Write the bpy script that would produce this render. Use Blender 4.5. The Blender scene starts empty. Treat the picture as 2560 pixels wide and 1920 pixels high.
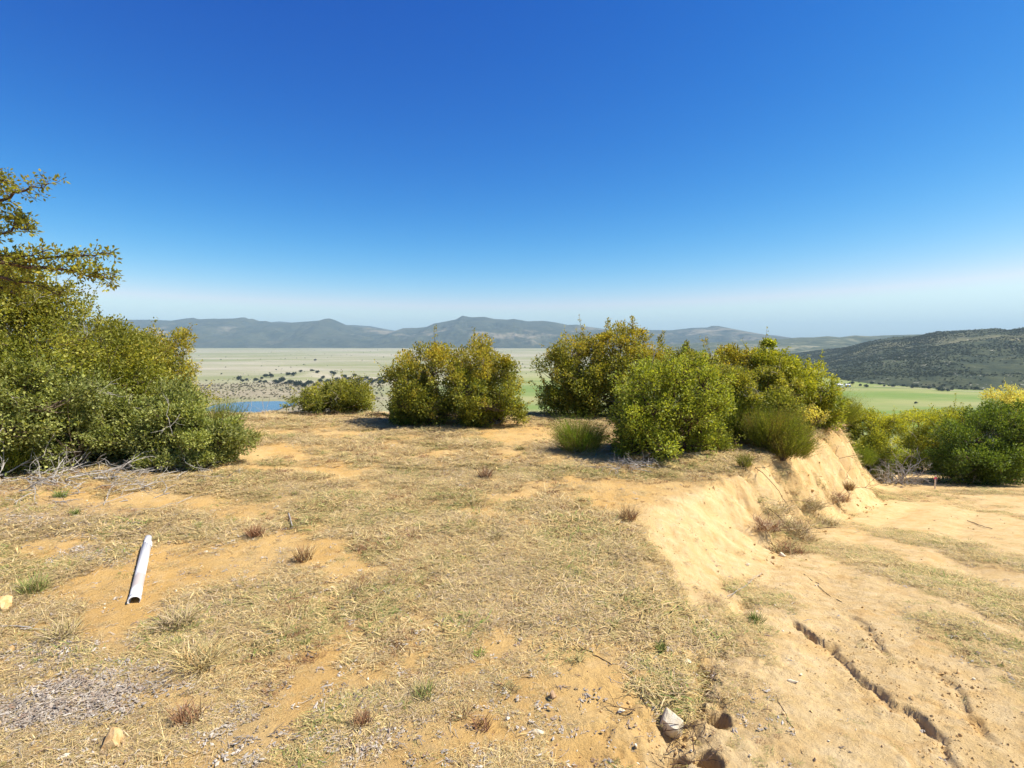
import bpy, math, random
import numpy as np
from mathutils import Vector

# ------------------------------------------------------------------ camera, sky, sun, exposure
scene = bpy.context.scene
C = scene.collection
F = 1400.0                       # focal length in photo pixels (photo 2560 x 1920)
EYE = 1.75
PITCH = math.atan(110.0 / F)     # camera looks slightly down
cam_d = bpy.data.cameras.new('camera')
cam_d.sensor_width = 36.0
cam_d.lens = 36.0 * F / 2560.0
cam_d.clip_start = 0.05
cam_d.clip_end = 60000
cam = bpy.data.objects.new('camera', cam_d)
cam.location = (0, 0, EYE)
cam.rotation_euler = (math.pi / 2 - PITCH, 0, 0)
C.objects.link(cam)
scene.camera = cam

SUN_EL = math.radians(54)
SUN_AZ = math.radians(96)        # clockwise from +Y (straight ahead); 90 = camera right
world = bpy.data.worlds.new('World')
scene.world = world
world.use_nodes = True
wn = world.node_tree
wn.nodes.clear()
sky = wn.nodes.new('ShaderNodeTexSky')
sky.sky_type = 'NISHITA'
sky.sun_disc = False
sky.sun_elevation = SUN_EL
sky.sun_rotation = SUN_AZ
sky.altitude = 1200
sky.air_density = 1.0
sky.dust_density = 1.5
sky.ozone_density = 3.0
# polarised, saturated look of the photograph's sky: one colour response for the whole sky
sepc = wn.nodes.new('ShaderNodeSeparateColor')
comb = wn.nodes.new('ShaderNodeCombineColor')
wn.links.new(sky.outputs[0], sepc.inputs[0])


def wmath(op, a_, b_):
    n_ = wn.nodes.new('ShaderNodeMath')
    n_.operation = op
    for i_, v_ in enumerate((a_, b_)):
        if isinstance(v_, (int, float)):
            n_.inputs[i_].default_value = v_
        else:
            wn.links.new(v_, n_.inputs[i_])
    return n_.outputs[0]


def wpow(sock, pivot, gain, power):
    return wmath('MULTIPLY', wmath('POWER', wmath('DIVIDE', sock, pivot), power), gain)


sr = wpow(sepc.outputs[0], 3.8, 4.3, 3.6)
sg = wpow(sepc.outputs[1], 5.4, 6.0, 1.78)
sb_ = wpow(sepc.outputs[2], 6.0, 6.5, .92)
wn.links.new(wmath('MINIMUM', sr, wmath('MULTIPLY', sb_, .75)), comb.inputs[0])
wn.links.new(wmath('MINIMUM', sg, wmath('MULTIPLY', sb_, .97)), comb.inputs[1])
wn.links.new(sb_, comb.inputs[2])
bg = wn.nodes.new('ShaderNodeBackground')
bg.inputs['Strength'].default_value = 0.095
wo = wn.nodes.new('ShaderNodeOutputWorld')
wn.links.new(comb.outputs[0], bg.inputs['Color'])
wn.links.new(bg.outputs[0], wo.inputs['Surface'])

sun_d = bpy.data.lights.new('sun', 'SUN')
sun_d.energy = 5.0
sun_d.angle = math.radians(0.53)
sun_d.color = (1.0, 0.94, 0.82)
sun = bpy.data.objects.new('sun', sun_d)
sdir = Vector((math.cos(SUN_EL) * math.sin(SUN_AZ), math.cos(SUN_EL) * math.cos(SUN_AZ), math.sin(SUN_EL)))
sun.rotation_euler = (-sdir).to_track_quat('-Z', 'Y').to_euler()
sun.location = (20, 5, 40)
C.objects.link(sun)

vs = scene.view_settings
vs.view_transform = 'Standard'
vs.look = 'None'
vs.gamma = 1.0
vs.exposure = 0.63
vs.use_curve_mapping = False
scene.cycles.use_denoising = True
scene.cycles.max_bounces = 5
scene.cycles.diffuse_bounces = 2
scene.cycles.glossy_bounces = 2
scene.cycles.transmission_bounces = 4
scene.cycles.volume_bounces = 0
scene.cycles.transparent_max_bounces = 4

# ------------------------------------------------------------------ helpers
rng = np.random.default_rng(11)
random.seed(5)
cp, sp = math.cos(PITCH), math.sin(PITCH)


def s2l(r, g, b):
    f = lambda c: (c / 255 / 12.92) if c / 255 <= 0.04045 else ((c / 255 + 0.055) / 1.055) ** 2.4
    return (f(r), f(g), f(b))


def ray(u, v):
    a = (u - 1280) / F
    b = (960 - v) / F
    return np.array([a, cp + b * sp, -sp + b * cp])


def at(u, v, Y):
    """point of the photo pixel (u, v) at the distance Y ahead of the camera"""
    d = ray(u, v)
    d = d / d[1] * Y
    return np.array([d[0], Y, EYE + d[2]])


def _hash(ix, iy, seed):
    ix = ix.astype(np.int64); iy = iy.astype(np.int64)
    h = (ix * 374761393 + iy * 668265263 + seed * 974634777) & 0xFFFFFFFF
    h = ((h ^ (h >> 13)) * 1274126177) & 0xFFFFFFFF
    h = ((h ^ (h >> 16)) * 2246822519) & 0xFFFFFFFF
    return ((h ^ (h >> 15)) & 0xFFFFFF) / float(0xFFFFFF)


def vnoise(x, y, seed=0):
    x = np.asarray(x, dtype=float); y = np.asarray(y, dtype=float)
    ix = np.floor(x); iy = np.floor(y)
    fx = x - ix; fy = y - iy
    fx = fx * fx * fx * (fx * (fx * 6 - 15) + 10); fy = fy * fy * fy * (fy * (fy * 6 - 15) + 10)
    a = _hash(ix, iy, seed); b = _hash(ix + 1, iy, seed)
    c = _hash(ix, iy + 1, seed); d = _hash(ix + 1, iy + 1, seed)
    return (a + (b - a) * fx) * (1 - fy) + (c + (d - c) * fx) * fy


def fbm(x, y, octv=4, seed=0, gain=0.5, ridged=False):
    s = 0.0; amp = 1.0; tot = 0.0
    for i in range(octv):
        n = vnoise(x * 2 ** i + 17.3 * i, y * 2 ** i - 9.1 * i, seed + i * 7)
        if ridged:
            n = 1 - np.abs(2 * n - 1)
        s = s + n * amp; tot += amp; amp *= gain
    return s / tot


def sstep(a, b, x):
    t = np.clip((x - a) / (b - a), 0, 1)
    return t * t * (3 - 2 * t)


def softp(d, k):
    return 0.5 * (np.sqrt(d * d + k) + d)


# ---- node helpers
def new_mat(name):
    m = bpy.data.materials.new(name)
    m.use_nodes = True
    nt = m.node_tree
    nt.nodes.clear()
    out = nt.nodes.new('ShaderNodeOutputMaterial')
    return m, nt, out


def N(nt, kind, **kw):
    n = nt.nodes.new(kind)
    for k, v in kw.items():
        if k.startswith('_'):
            setattr(n, k[1:], v)
        else:
            n.inputs[k].default_value = v
    return n


def rgba(c):
    return (c[0], c[1], c[2], 1.0)


def noise_node(nt, vec, scale, detail=4, rough=0.55, dist=0.0):
    n = nt.nodes.new('ShaderNodeTexNoise')
    n.inputs['Scale'].default_value = scale
    n.inputs['Detail'].default_value = detail
    n.inputs['Roughness'].default_value = rough
    n.inputs['Distortion'].default_value = dist
    if vec is not None:
        nt.links.new(vec, n.inputs['Vector'])
    return n.outputs['Fac']


def ramp(nt, fac, a, b):
    r = nt.nodes.new('ShaderNodeMapRange')
    r.inputs['From Min'].default_value = a
    r.inputs['From Max'].default_value = b
    r.interpolation_type = 'SMOOTHSTEP'
    nt.links.new(fac, r.inputs['Value'])
    return r.outputs[0]


def mixc(nt, fac, a, b, blend='MIX'):
    m = nt.nodes.new('ShaderNodeMix')
    m.data_type = 'RGBA'
    m.blend_type = blend
    for sock, val in ((0, fac), (6, a), (7, b)):
        if isinstance(val, (int, float)):
            m.inputs[sock].default_value = val
        elif isinstance(val, tuple):
            m.inputs[sock].default_value = rgba(val)
        else:
            nt.links.new(val, m.inputs[sock])
    return m.outputs[2]


def mth(nt, op, a, b=0.0):
    m = nt.nodes.new('ShaderNodeMath')
    m.operation = op
    for i, v in enumerate((a, b)):
        if isinstance(v, (int, float)):
            m.inputs[i].default_value = v
        else:
            nt.links.new(v, m.inputs[i])
    return m.outputs[0]


def attr(nt, name, color=False):
    a = nt.nodes.new('ShaderNodeAttribute')
    a.attribute_name = name
    return a.outputs['Color'] if color else a.outputs['Fac']


def objpos(nt, scale=(1, 1, 1)):
    t = nt.nodes.new('ShaderNodeNewGeometry')
    m = nt.nodes.new('ShaderNodeMapping')
    m.inputs['Scale'].default_value = scale
    nt.links.new(t.outputs['Position'], m.inputs['Vector'])
    return m.outputs[0]


def bsdf(nt, out, col, rough=0.9, spec=0.2, height=None, bump=0.3, bdist=0.02):
    p = nt.nodes.new('ShaderNodeBsdfPrincipled')
    p.inputs['Roughness'].default_value = rough
    p.inputs['Specular IOR Level'].default_value = spec
    if isinstance(col, tuple):
        p.inputs['Base Color'].default_value = rgba(col)
    else:
        nt.links.new(col, p.inputs['Base Color'])
    if height is not None:
        b = nt.nodes.new('ShaderNodeBump')
        b.inputs['Strength'].default_value = bump
        b.inputs['Distance'].default_value = bdist
        nt.links.new(height, b.inputs['Height'])
        nt.links.new(b.outputs[0], p.inputs['Normal'])
    nt.links.new(p.outputs[0], out.inputs['Surface'])
    return p


# ---- mesh helpers
class MB:
    """collects triangles/quads with an optional colour per vertex"""
    def __init__(self):
        self.v = []; self.q = []; self.t = []; self.c = []; self.n = 0

    def add(self, verts, quads=None, tris=None, col=None):
        verts = np.asarray(verts, dtype=np.float32).reshape(-1, 3)
        if quads is not None and len(quads):
            self.q.append(np.asarray(quads, dtype=np.int64).reshape(-1, 4) + self.n)
        if tris is not None and len(tris):
            self.t.append(np.asarray(tris, dtype=np.int64).reshape(-1, 3) + self.n)
        self.v.append(verts)
        if col is not None:
            c = np.asarray(col, dtype=np.float32)
            if c.ndim == 1:
                c = np.repeat(c[None, :], len(verts), 0)
            self.c.append(c[:, :3])
        self.n += len(verts)

    def mesh(self, name, smooth=False):
        V = np.concatenate(self.v) if self.v else np.zeros((0, 3), np.float32)
        Q = np.concatenate(self.q) if self.q else np.zeros((0, 4), np.int64)
        T = np.concatenate(self.t) if self.t else np.zeros((0, 3), np.int64)
        me = bpy.data.meshes.new(name)
        me.vertices.add(len(V))
        me.vertices.foreach_set('co', V.ravel())
        idx = np.concatenate([Q.ravel(), T.ravel()]).astype(np.int32)
        me.loops.add(len(idx))
        me.loops.foreach_set('vertex_index', idx)
        ns = np.concatenate([np.full(len(Q), 4), np.full(len(T), 3)]).astype(np.int32)
        st = np.concatenate([[0], np.cumsum(ns)[:-1]]).astype(np.int32) if len(ns) else ns
        me.polygons.add(len(ns))
        me.polygons.foreach_set('loop_start', st)
        if self.c:
            cc = np.concatenate(self.c)
            a = me.attributes.new('col', 'FLOAT_COLOR', 'POINT')
            a.data.foreach_set('color', np.concatenate([cc, np.ones((len(cc), 1), np.float32)], 1).astype(np.float32).ravel())
        me.update(calc_edges=True)
        me.polygons.foreach_set('use_smooth', np.full(len(ns), smooth))
        return me

    def build(self, name, mat, parent=None, smooth=False, loc=(0, 0, 0)):
        me = self.mesh(name, smooth)
        if mat is not None:
            me.materials.append(mat)
        o = bpy.data.objects.new(name, me)
        o.location = loc
        C.objects.link(o)
        if parent is not None:
            o.parent = parent
        return o

    def tube(self, pts, rad, sides=5, col=None, cap=True):
        pts = np.asarray(pts, dtype=float)
        n = len(pts)
        rad = np.broadcast_to(np.asarray(rad, dtype=float), (n,))
        tan = np.gradient(pts, axis=0)
        tan /= np.linalg.norm(tan, axis=1)[:, None] + 1e-9
        ref = np.array([0.0, 0.0, 1.0]) if abs(tan[0][2]) < 0.9 else np.array([1.0, 0.0, 0.0])
        a = np.cross(tan, ref); a /= np.linalg.norm(a, axis=1)[:, None] + 1e-9
        b = np.cross(tan, a)
        th = np.arange(sides) / sides * 2 * math.pi
        ring = (a[:, None, :] * np.cos(th)[None, :, None] + b[:, None, :] * np.sin(th)[None, :, None]) * rad[:, None, None] + pts[:, None, :]
        i = np.arange(n - 1)[:, None] * sides; j = np.arange(sides)[None, :]; j2 = (j + 1) % sides
        quads = np.stack([i + j, i + j2, i + sides + j2, i + sides + j], -1).reshape(-1, 4)
        tris = None
        V = ring.reshape(-1, 3)
        if cap:
            V = np.concatenate([V, pts[:1], pts[-1:]])
            k = np.arange(sides); k2 = (k + 1) % sides
            tris = np.concatenate([np.stack([np.full(sides, n * sides), k2, k], -1),
                                   np.stack([np.full(sides, n * sides + 1), (n - 1) * sides + k, (n - 1) * sides + k2], -1)])
        self.add(V, quads, tris, col)


def unit(v):
    return v / (np.linalg.norm(v, axis=-1, keepdims=True) + 1e-9)


def leaves(mb, p, axis, nrm, L, W, col, fold=0.18):
    """one folded, pointed quad for each leaf"""
    axis = unit(axis)
    side = unit(np.cross(axis, nrm))
    nn = unit(np.cross(side, axis))
    L = np.broadcast_to(np.asarray(L, float), (len(p),))[:, None]
    W = np.broadcast_to(np.asarray(W, float), (len(p),))[:, None]
    v0 = p
    v1 = p + axis * L * 0.52 + side * W * 0.5 + nn * W * fold
    v2 = p + axis * L
    v3 = p + axis * L * 0.52 - side * W * 0.5 + nn * W * fold
    V = np.stack([v0, v1, v2, v3], 1).reshape(-1, 3)
    Q = np.arange(len(p) * 4).reshape(-1, 4)
    mb.add(V, Q, None, np.repeat(col, 4, 0))


def tag(o, label=None, cat=None, group=None, kind=None):
    if label: o['label'] = label
    if cat: o['category'] = cat
    if group: o['group'] = group
    if kind: o['kind'] = kind
    return o


def empty(name, loc, label, cat, group=None):
    o = bpy.data.objects.new(name, None)
    o.empty_display_size = 0.2
    o.location = [float(c) for c in loc]
    C.objects.link(o)
    return tag(o, label, cat, group)


def pack(vals, shape3=False):
    return np.asarray(vals, dtype=np.float32)


# ------------------------------------------------------------------ terrain of the hilltop
KY = [0.0, 1.5, 2.4, 3.0, 3.9, 5.2, 6.3, 7.2, 8.2, 10.0, 12.0, 13.3, 14.3, 15.8, 19, 30]
KX = [-1.0, -.7, -.35, -.05, .45, 1.0, 1.4, 2.0, 3.0, 4.5, 6.2, 7.5, 8.3, 9.0, 11, 16]
TY = [0.0, 1.5, 2.4, 2.95, 3.3, 3.9, 4.5, 5.6, 7.4, 10.4, 13.0, 15.8, 19, 30]
TX = [.3, .52, .72, 1.0, 1.18, 1.52, 1.9, 2.67, 3.85, 6.2, 8.8, 10.4, 13, 19]


def seg_field(x, y, pts):
    """distance to a polyline, signed by side (+ to its right as it runs), and position along it"""
    best = np.full(np.shape(x), 1e9); side = np.zeros(np.shape(x)); par = np.zeros(np.shape(x))
    n = len(pts) - 1
    for i in range(n):
        ax, ay = pts[i]; bx, by = pts[i + 1]
        dx, dy = bx - ax, by - ay
        L2 = dx * dx + dy * dy
        t = np.clip(((x - ax) * dx + (y - ay) * dy) / L2, 0, 1)
        d = np.hypot(x - ax - t * dx, y - ay - t * dy)
        m = d < best
        best = np.where(m, d, best)
        side = np.where(m, np.sign((x - ax) * dy - (y - ay) * dx), side)
        par = np.where(m, (i + t) / n, par)
    return best, side, par


def H0(x, y):
    x = np.asarray(x, float); y = np.asarray(y, float)
    yedge = 16.0 + 0.9 * (vnoise(x * 0.35, x * 0 + 3.3, 4) - 0.5) + np.where(x < -6, (-6 - x) * 0.25, 0)
    zp = -0.55 * softp(y - yedge, 0.12)
    zp = zp + 0.035 * (fbm(x * 0.5, y * 0.5, 3, 21) - 0.5) * 2
    zp = zp + 0.22 * sstep(-2.5, -7.5, x) * sstep(14, 9, y)
    zr = -0.197 * softp(y - 3.7, 0.4) + 0.065 * softp(y - 12, 1.0) - 0.36 * softp(y - 22 - 0.25 * x, 6.0)
    zr = zr + 0.05 * (fbm(x * 0.35, y * 0.35, 3, 33) - 0.5) * 2
    xk = np.interp(y, KY, KX); xt = np.interp(y, TY, TX)
    xk = xk + (0.4 * (vnoise(y * 1.3, y * 0 + 0.5, 8) - 0.5) + .22 * (vnoise(y * 4.1, y * 0 + 2.5, 9) - .5)) * sstep(3, 6, y)
    t = np.clip((x - xk) / np.maximum(xt - xk, 0.15), 0, 1)
    st = t * t * (3 - 2 * t)
    s = np.where(y > 7.5, 0.75 * st + 0.25 * t, st)
    z = zp * (1 - s) + zr * s
    # rills down the cut bank
    mid = 4 * t * (1 - t)
    amp = sstep(4.0, 8.0, y) * sstep(17.5, 14, y)
    z = z - mid * amp * ((.15 + .19 * sstep(6.5, 9, y)) * (fbm(y * 2.3 + t * 1.2, t * 1.4, 3, 55, ridged=True) - 0.45))
    z = z - mid * 0.06 * (fbm(x * 3.2, y * 3.2, 3, 57) - 0.5) * sstep(2.5, 5, y)
    z = z + mid * amp * ((.12 + 0.22 * sstep(6.5, 9, y)) * (fbm(x * 2.1, y * 2.1, 4, 58, .6) - 0.5) + 0.20 * sstep(7.0, 9.5, y) * (fbm(x * 5, y * 5, 4, 59, .62, ridged=True) - .55))
    g = np.exp(-((y - 12.75 - 0.6 * t) / 0.16) ** 2)
    z = z - mid * g * 0.42
    # the hill as a whole falls to the valley
    far = softp(np.abs(x + 2) - 60, 200) - softp(np.zeros_like(x) - 60, 200)
    z = z - 0.4 * far - 0.4 * softp(-y - 60, 200)
    return z


CR1 = [(1985, 1540), (2010, 1560), (2040, 1588), (2085, 1600), (2105, 1628), (2140, 1662), (2172, 1700), (2205, 1722), (2218, 1748), (2270, 1775), (2318, 1796), (2365, 1850), (2390, 1935)]
CR2 = [(2275, 1658), (2320, 1668), (2365, 1690), (2400, 1725), (2420, 1765), (2440, 1800), (2462, 1835), (2520, 1870)]
CR3 = [(2120, 1530), (2160, 1555), (2185, 1580), (2200, 1615), (2230, 1650)]
HOLES = [(1762, 1700, .085, .30), (1748, 1770, .05, .22), (1775, 1612, .055, .16), (1790, 1790, .075, .16), (1772, 1900, .07, .25), (1695, 1880, .05, .12), (1745, 1655, .05, .12)]


def hit(u, v, fn):
    d = ray(u, v)
    s = np.geomspace(0.8, 30, 420)
    P = d[None, :] * s[:, None]
    g = P[:, 2] - (fn(P[:, 0], P[:, 1]) - EYE)
    k = np.nonzero(g < 0)[0]
    k = k[0] if len(k) else len(s) - 1
    if k == 0 or g[k] >= 0:
        return P[k][0], P[k][1]
    w = g[k - 1] / (g[k - 1] - g[k])
    q = P[k - 1] + (P[k] - P[k - 1]) * w
    return q[0], q[1]


CRW = [[hit(u, v, H0) for u, v in c] for c in (CR1, CR2, CR3)]
HOLW = [hit(u, v, H0) + (r, d) for u, v, r, d in HOLES]


def H(x, y):
    x = np.asarray(x, float); y = np.asarray(y, float)
    z = H0(x, y)
    near = (x > -7) & (x < 12) & (y > 0.8) & (y < 17)
    if not near.any():
        return z
    xs = x[near] if x.ndim else x.reshape(1); ys = y[near] if y.ndim else y.reshape(1)
    dz = np.zeros_like(xs)
    # fine relief
    dz += 0.020 * (fbm(xs * 3.1, ys * 3.1, 4, 71) - 0.5) * 2
    dz += 0.010 * (fbm(xs * 14, ys * 14, 4, 73, .6) - 0.5) * 2
    cl = fbm(xs * 5, ys * 5, 3, 77)
    dz += 0.012 * sstep(.5, .7, cl) * (fbm(xs * 34, ys * 34, 2, 79) - .4) * 2
    xk = np.interp(ys, KY, KX); xt = np.interp(ys, TY, TX)
    # ditch at the toe of the bank
    dd = (xs - xt)
    wob = 0.10 * (vnoise(ys * 3, ys * 0, 91) - 0.5)
    dz -= 0.07 * np.exp(-((dd + 0.05 + wob) / 0.12) ** 2) * sstep(6.0, 3.8, ys)
    rough = np.exp(-((dd + 0.12) / 0.38) ** 2) * sstep(6, 4, ys)
    dz += rough * 0.085 * (fbm(xs * 8, ys * 8, 4, 95, .6) - 0.5) * 2
    # cracks washed into the track: high lip on the right, low on the left
    for k, (c, drop, wl) in enumerate(zip(CRW, (0.043, 0.026, 0.024), (0.16, 0.11, 0.09))):
        jit = 0.09 * (fbm(xs * 9, ys * 9, 3, 101 + k) - 0.5)
        jy = 0.09 * (fbm(xs * 9 + 40, ys * 9, 3, 107 + k) - 0.5)
        d, sd, par = seg_field(xs + jit, ys + jy, c)
        sdist = -d * sd
        taper = sstep(0, 0.06, par) * (0.8 + 0.2 * np.sin(par * 9.0 + k) ** 2)
        if k > 0:
            taper *= sstep(1.0, 0.85, par)
        left = sdist < 0.0
        low = np.where(left, np.exp(sdist / wl), np.exp(-(sdist / 0.010) ** 2))
        notch = np.exp(-((sdist + 0.022) / 0.02) ** 2)
        dz -= taper * (drop * low + drop * 0.5 * notch) * (.55 + .9 * fbm(xs * 4, ys * 4, 2, 140 + k))
        dz += taper * np.exp(-((sdist + 0.07) / 0.08) ** 2) * 0.035 * (fbm(xs * 22, ys * 22, 2, 120 + k) - 0.35)
    for hx, hy, r, dep in HOLW:
        q = np.hypot((xs - hx) * 1.0 + 0.05 * (fbm(xs * 12, ys * 12, 2, 130) - .5), (ys - hy) * 0.75)
        dz -= dep * sstep(r * 1.12, r * 0.80, q)
    # wheel ruts
    for off in (0.75, 2.3):
        dz -= 0.035 * np.exp(-((dd - off - 0.15 * np.sin(ys * .7)) / 0.28) ** 2) * sstep(2, 4, ys)
    if x.ndim:
        z = z.copy(); z[near] += dz
        return z
    return z + dz[0]


def gz(x, y):
    return float(H(np.array([x], float), np.array([y], float))[0])


def gp(u, v):
    x, y = hit(u, v, H0)
    return np.array([x, y, gz(x, y)])


# patches of the ground in world metres (centre, half sizes, strength), found from where they lie in the photo
def patch(u, v, ru, rv, s=1.0):
    c = gp(u, v)
    y0 = gp(u, v + rv)[1]; y1 = gp(u, v - rv)[1]
    return (c[0], c[1], ru / F * c[1], max(0.08, abs(y1 - y0) / 2), s)


def pfield(x, y, ps, seed):
    f = np.zeros_like(x)
    wx = x + 0.45 * (fbm(x * 1.5, y * 1.5, 3, seed) - .5); wy = y + 0.9 * (fbm(x * 1.5 + 9, y * 1.5, 3, seed) - .5)
    for cx, cy, rx, ry, s in ps:
        q = np.sqrt(((wx - cx) / rx) ** 2 + ((wy - cy) / ry) ** 2)
        f = np.maximum(f, s * sstep(1.5, 0.5, q))
    return f


BARE = [patch(*a) for a in [
    (520, 1420, 190, 70, .95), (300, 1430, 110, 100, .9), (330, 1500, 120, 60, .9), (90, 1380, 110, 50, .8), (400, 1255, 180, 28, .85),
    (620, 1262, 130, 24, .6), (690, 1125, 80, 16, .9), (1300, 1085, 110, 20, .9), (1270, 1078, 60, 14, .8), (330, 1580, 80, 45, .9),
    (820, 1440, 90, 40, .5), (1480, 1205, 100, 18, .85), (1560, 1250, 130, 40, .9), (1360, 1720, 230, 90, .6), (1150, 1830, 120, 60, .5),
    (1480, 1600, 130, 50, .45), (480, 1840, 120, 40, .85), (300, 1890, 110, 30, .8), (960, 1890, 80, 30, .3), (1420, 1860, 180, 60, .6), (1620, 1225, 150, 25, .9),
    (60, 1290, 70, 14, .5)]]
LITTER = [patch(*a) for a in [
    (120, 1770, 170, 130, .9), (380, 1660, 120, 45, .55), (60, 1640, 110, 50, .7), (520, 1850, 90, 40, .3), (240, 1380, 90, 30, .6), (150, 1290, 240, 45, .6),
    (430, 1190, 170, 22, .6), (800, 1890, 180, 40, .3), (60, 1200, 120, 40, .9)]]
ROADG = [patch(*a) for a in [
    (2440, 1480, 140, 150, 1.), (2540, 1660, 110, 150, 1.), (2360, 1360, 90, 60, .8), (2200, 1235, 190, 12, .9), (2420, 1225, 160, 12, .9), (2020, 1290, 80, 45, .9), (1960, 1340, 60, 40, .8),
    (1900, 1490, 70, 40, .7), (2080, 1245, 70, 15, .6), (1830, 1560, 60, 60, .6), (2250, 1330, 50, 16, .4), (2540, 1290, 40, 20, .6), (2440, 1265, 90, 8, .4), (1790, 1720, 90, 110, .4), (1850, 1850, 110, 60, .3)]]


def zones(x, y):
    """cover: share of dead grass; litter: share of leaf litter; road: 1 on the bare cut and track"""
    xk = np.interp(y, KY, KX); xt = np.interp(y, TY, TX)
    edge = np.interp(y, [0, 1.5, 2.4, 3.0, 3.6, 3.9, 6.3, 7.2, 8.2, 10, 12, 13.3, 14.3, 15.8, 19, 30], [.1, .4, .62, .92, 1.32, 1.5, 1.55, 2.0, 3.15, 4.8, 6.6, 7.9, 8.6, 9.2, 11, 16])
    road = sstep(-0.30, 0.12, (x - edge + .25 * (fbm(x * 2.2, y * 2.2, 3, 171) - .5)) / np.maximum(xt - edge, .5)) * sstep(1.2, 2.6, y + 0.35 * (x > 1.6))
    bare = pfield(x, y, BARE, 141)
    lit = pfield(x, y, LITTER, 147)
    rg = pfield(x, y, ROADG, 151)
    n = fbm(x * 0.9, y * 0.9, 4, 161)
    n2 = fbm(x * 3.3, y * 3.3, 3, 165)
    cov = sstep(0.33, 0.58, 0.55 * n + 0.45 * n2 + 0.06)
    plate = np.clip(cov * 1.0 * (1 - 0.93 * bare), 0, 1)
    rd = np.clip(1.35 * rg * sstep(0.30, 0.55, 0.5 * n + 0.5 * n2 + 0.08) + 0.05 * n2, 0, 1)
    cover = plate * (1 - road) + rd * road
    return cover, lit, road, bare


def grid_axis(segs):
    out = []
    for a, b, st in segs:
        n = max(1, int(round((b - a) / st)))
        out += list(np.linspace(a, b, n, endpoint=False))
    out.append(segs[-1][1])
    return np.array(out)


gx = grid_axis([(-900, -300, 60), (-300, -60, 12), (-60, -16, 1.2), (-16, -7, .12), (-7, 0.4, .045), (0.4, 3.8, .014), (3.8, 7, .04), (7, 14, .08), (14, 26, .4), (26, 60, 2), (60, 300, 12), (300, 900, 60)])
gy = grid_axis([(-900, -300, 60), (-300, -20, 10), (-20, 0.8, 1.0), (0.8, 1.8, .05), (1.8, 3.9, .014), (3.9, 9, .042), (9, 16.5, .06), (16.5, 24, .15), (24, 60, 1.2), (60, 420, 8)])
X, Y = np.meshgrid(gx, gy)
VALLEY = -118.0
Z = np.maximum(H(X.ravel(), Y.ravel()).reshape(X.shape), VALLEY - 1.0)
ny, nx = X.shape
ii = (np.arange(ny - 1)[:, None] * nx + np.arange(nx - 1)[None, :])
quads = np.stack([ii, ii + 1, ii + nx + 1, ii + nx], -1).reshape(-1, 4)
gmb = MB(); gmb.add(np.stack([X, Y, Z], -1).reshape(-1, 3), quads)
gme = gmb.mesh('hilltop_ground', True)
cov, lit, road, bare = zones(X.ravel(), Y.ravel())
for nm, arr in (('cover', cov), ('litter', lit), ('road', road), ('bare', bare)):
    a = gme.attributes.new(nm, 'FLOAT', 'POINT')
    a.data.foreach_set('value', arr.astype(np.float32))

m, nt, out = new_mat('sandy_soil')
pos = objpos(nt)
big = noise_node(nt, pos, 0.9, 5)
mid = noise_node(nt, pos, 7, 5, 0.6)
fine = noise_node(nt, pos, 60, 4, 0.7)
grit = noise_node(nt, pos, 190, 2, 0.7)
sand = mixc(nt, ramp(nt, big, .35, .68), (0.60, 0.365, 0.12), (0.65, 0.445, 0.185))
sand = mixc(nt, mth(nt, 'MULTIPLY', ramp(nt, mid, .45, .75), .45), sand, (0.62, 0.46, 0.25))
sand = mixc(nt, mth(nt, 'MULTIPLY', ramp(nt, fine, .5, .85), .45), sand, (0.36, 0.20, 0.075))
sand = mixc(nt, mth(nt, 'MULTIPLY', ramp(nt, grit, .6, .8), .35), sand, (0.70, 0.58, 0.40))
pale = mixc(nt, ramp(nt, mid, .3, .7), (0.66, 0.46, 0.21), (0.74, 0.56, 0.31))
bk = noise_node(nt, objpos(nt, (3.0, 3.0, .7)), 1.0, 6, .65, .6)
pale = mixc(nt, mth(nt, 'MULTIPLY', ramp(nt, bk, .50, .66), .55), pale, (0.60, 0.35, 0.12))
pale = mixc(nt, mth(nt, 'MULTIPLY', ramp(nt, fine, .52, .85), .4), pale, (0.44, 0.27, 0.11))
soil = mixc(nt, mth(nt, 'MULTIPLY', attr(nt, 'road'), .8), sand, pale)
thatch = mixc(nt, ramp(nt, fine, .3, .7), (0.38, 0.23, 0.085), (0.54, 0.37, 0.16))
thatch = mixc(nt, mth(nt, 'MULTIPLY', ramp(nt, mid, .5, .75), .5), thatch, (0.30, 0.20, 0.08))
soil = mixc(nt, mth(nt, 'MULTIPLY', attr(nt, 'cover'), .55), soil, thatch)
litc = mixc(nt, ramp(nt, fine, .3, .7), (0.20, 0.14, 0.09), (0.42, 0.34, 0.25))
soil = mixc(nt, mth(nt, 'MULTIPLY', attr(nt, 'litter'), .6), soil, litc)
crk = noise_node(nt, pos, 24, 9, .78, .4)
hsum = mth(nt, 'ADD', mth(nt, 'MULTIPLY', crk, .9), mth(nt, 'ADD', mth(nt, 'MULTIPLY', mid, .8), mth(nt, 'ADD', mth(nt, 'MULTIPLY', fine, .5), mth(nt, 'MULTIPLY', grit, .2))))
tint = noise_node(nt, pos, 2.6, 5, .6, .5)
soil = mixc(nt, mth(nt, 'MULTIPLY', ramp(nt, tint, .48, .68), .3), soil, (0.52, 0.33, 0.14))
soil = mixc(nt, mth(nt, 'MULTIPLY', ramp(nt, crk, .58, .75), .3), soil, (0.40, 0.235, 0.095))
bsdf(nt, out, soil, .95, .1, hsum, .9, .03)
gme.materials.append(m)
ground = bpy.data.objects.new('hilltop_ground', gme)
C.objects.link(ground)
tag(ground, 'sandy hilltop ground with dry grass and an eroded dirt track', 'ground', kind='structure')

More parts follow.
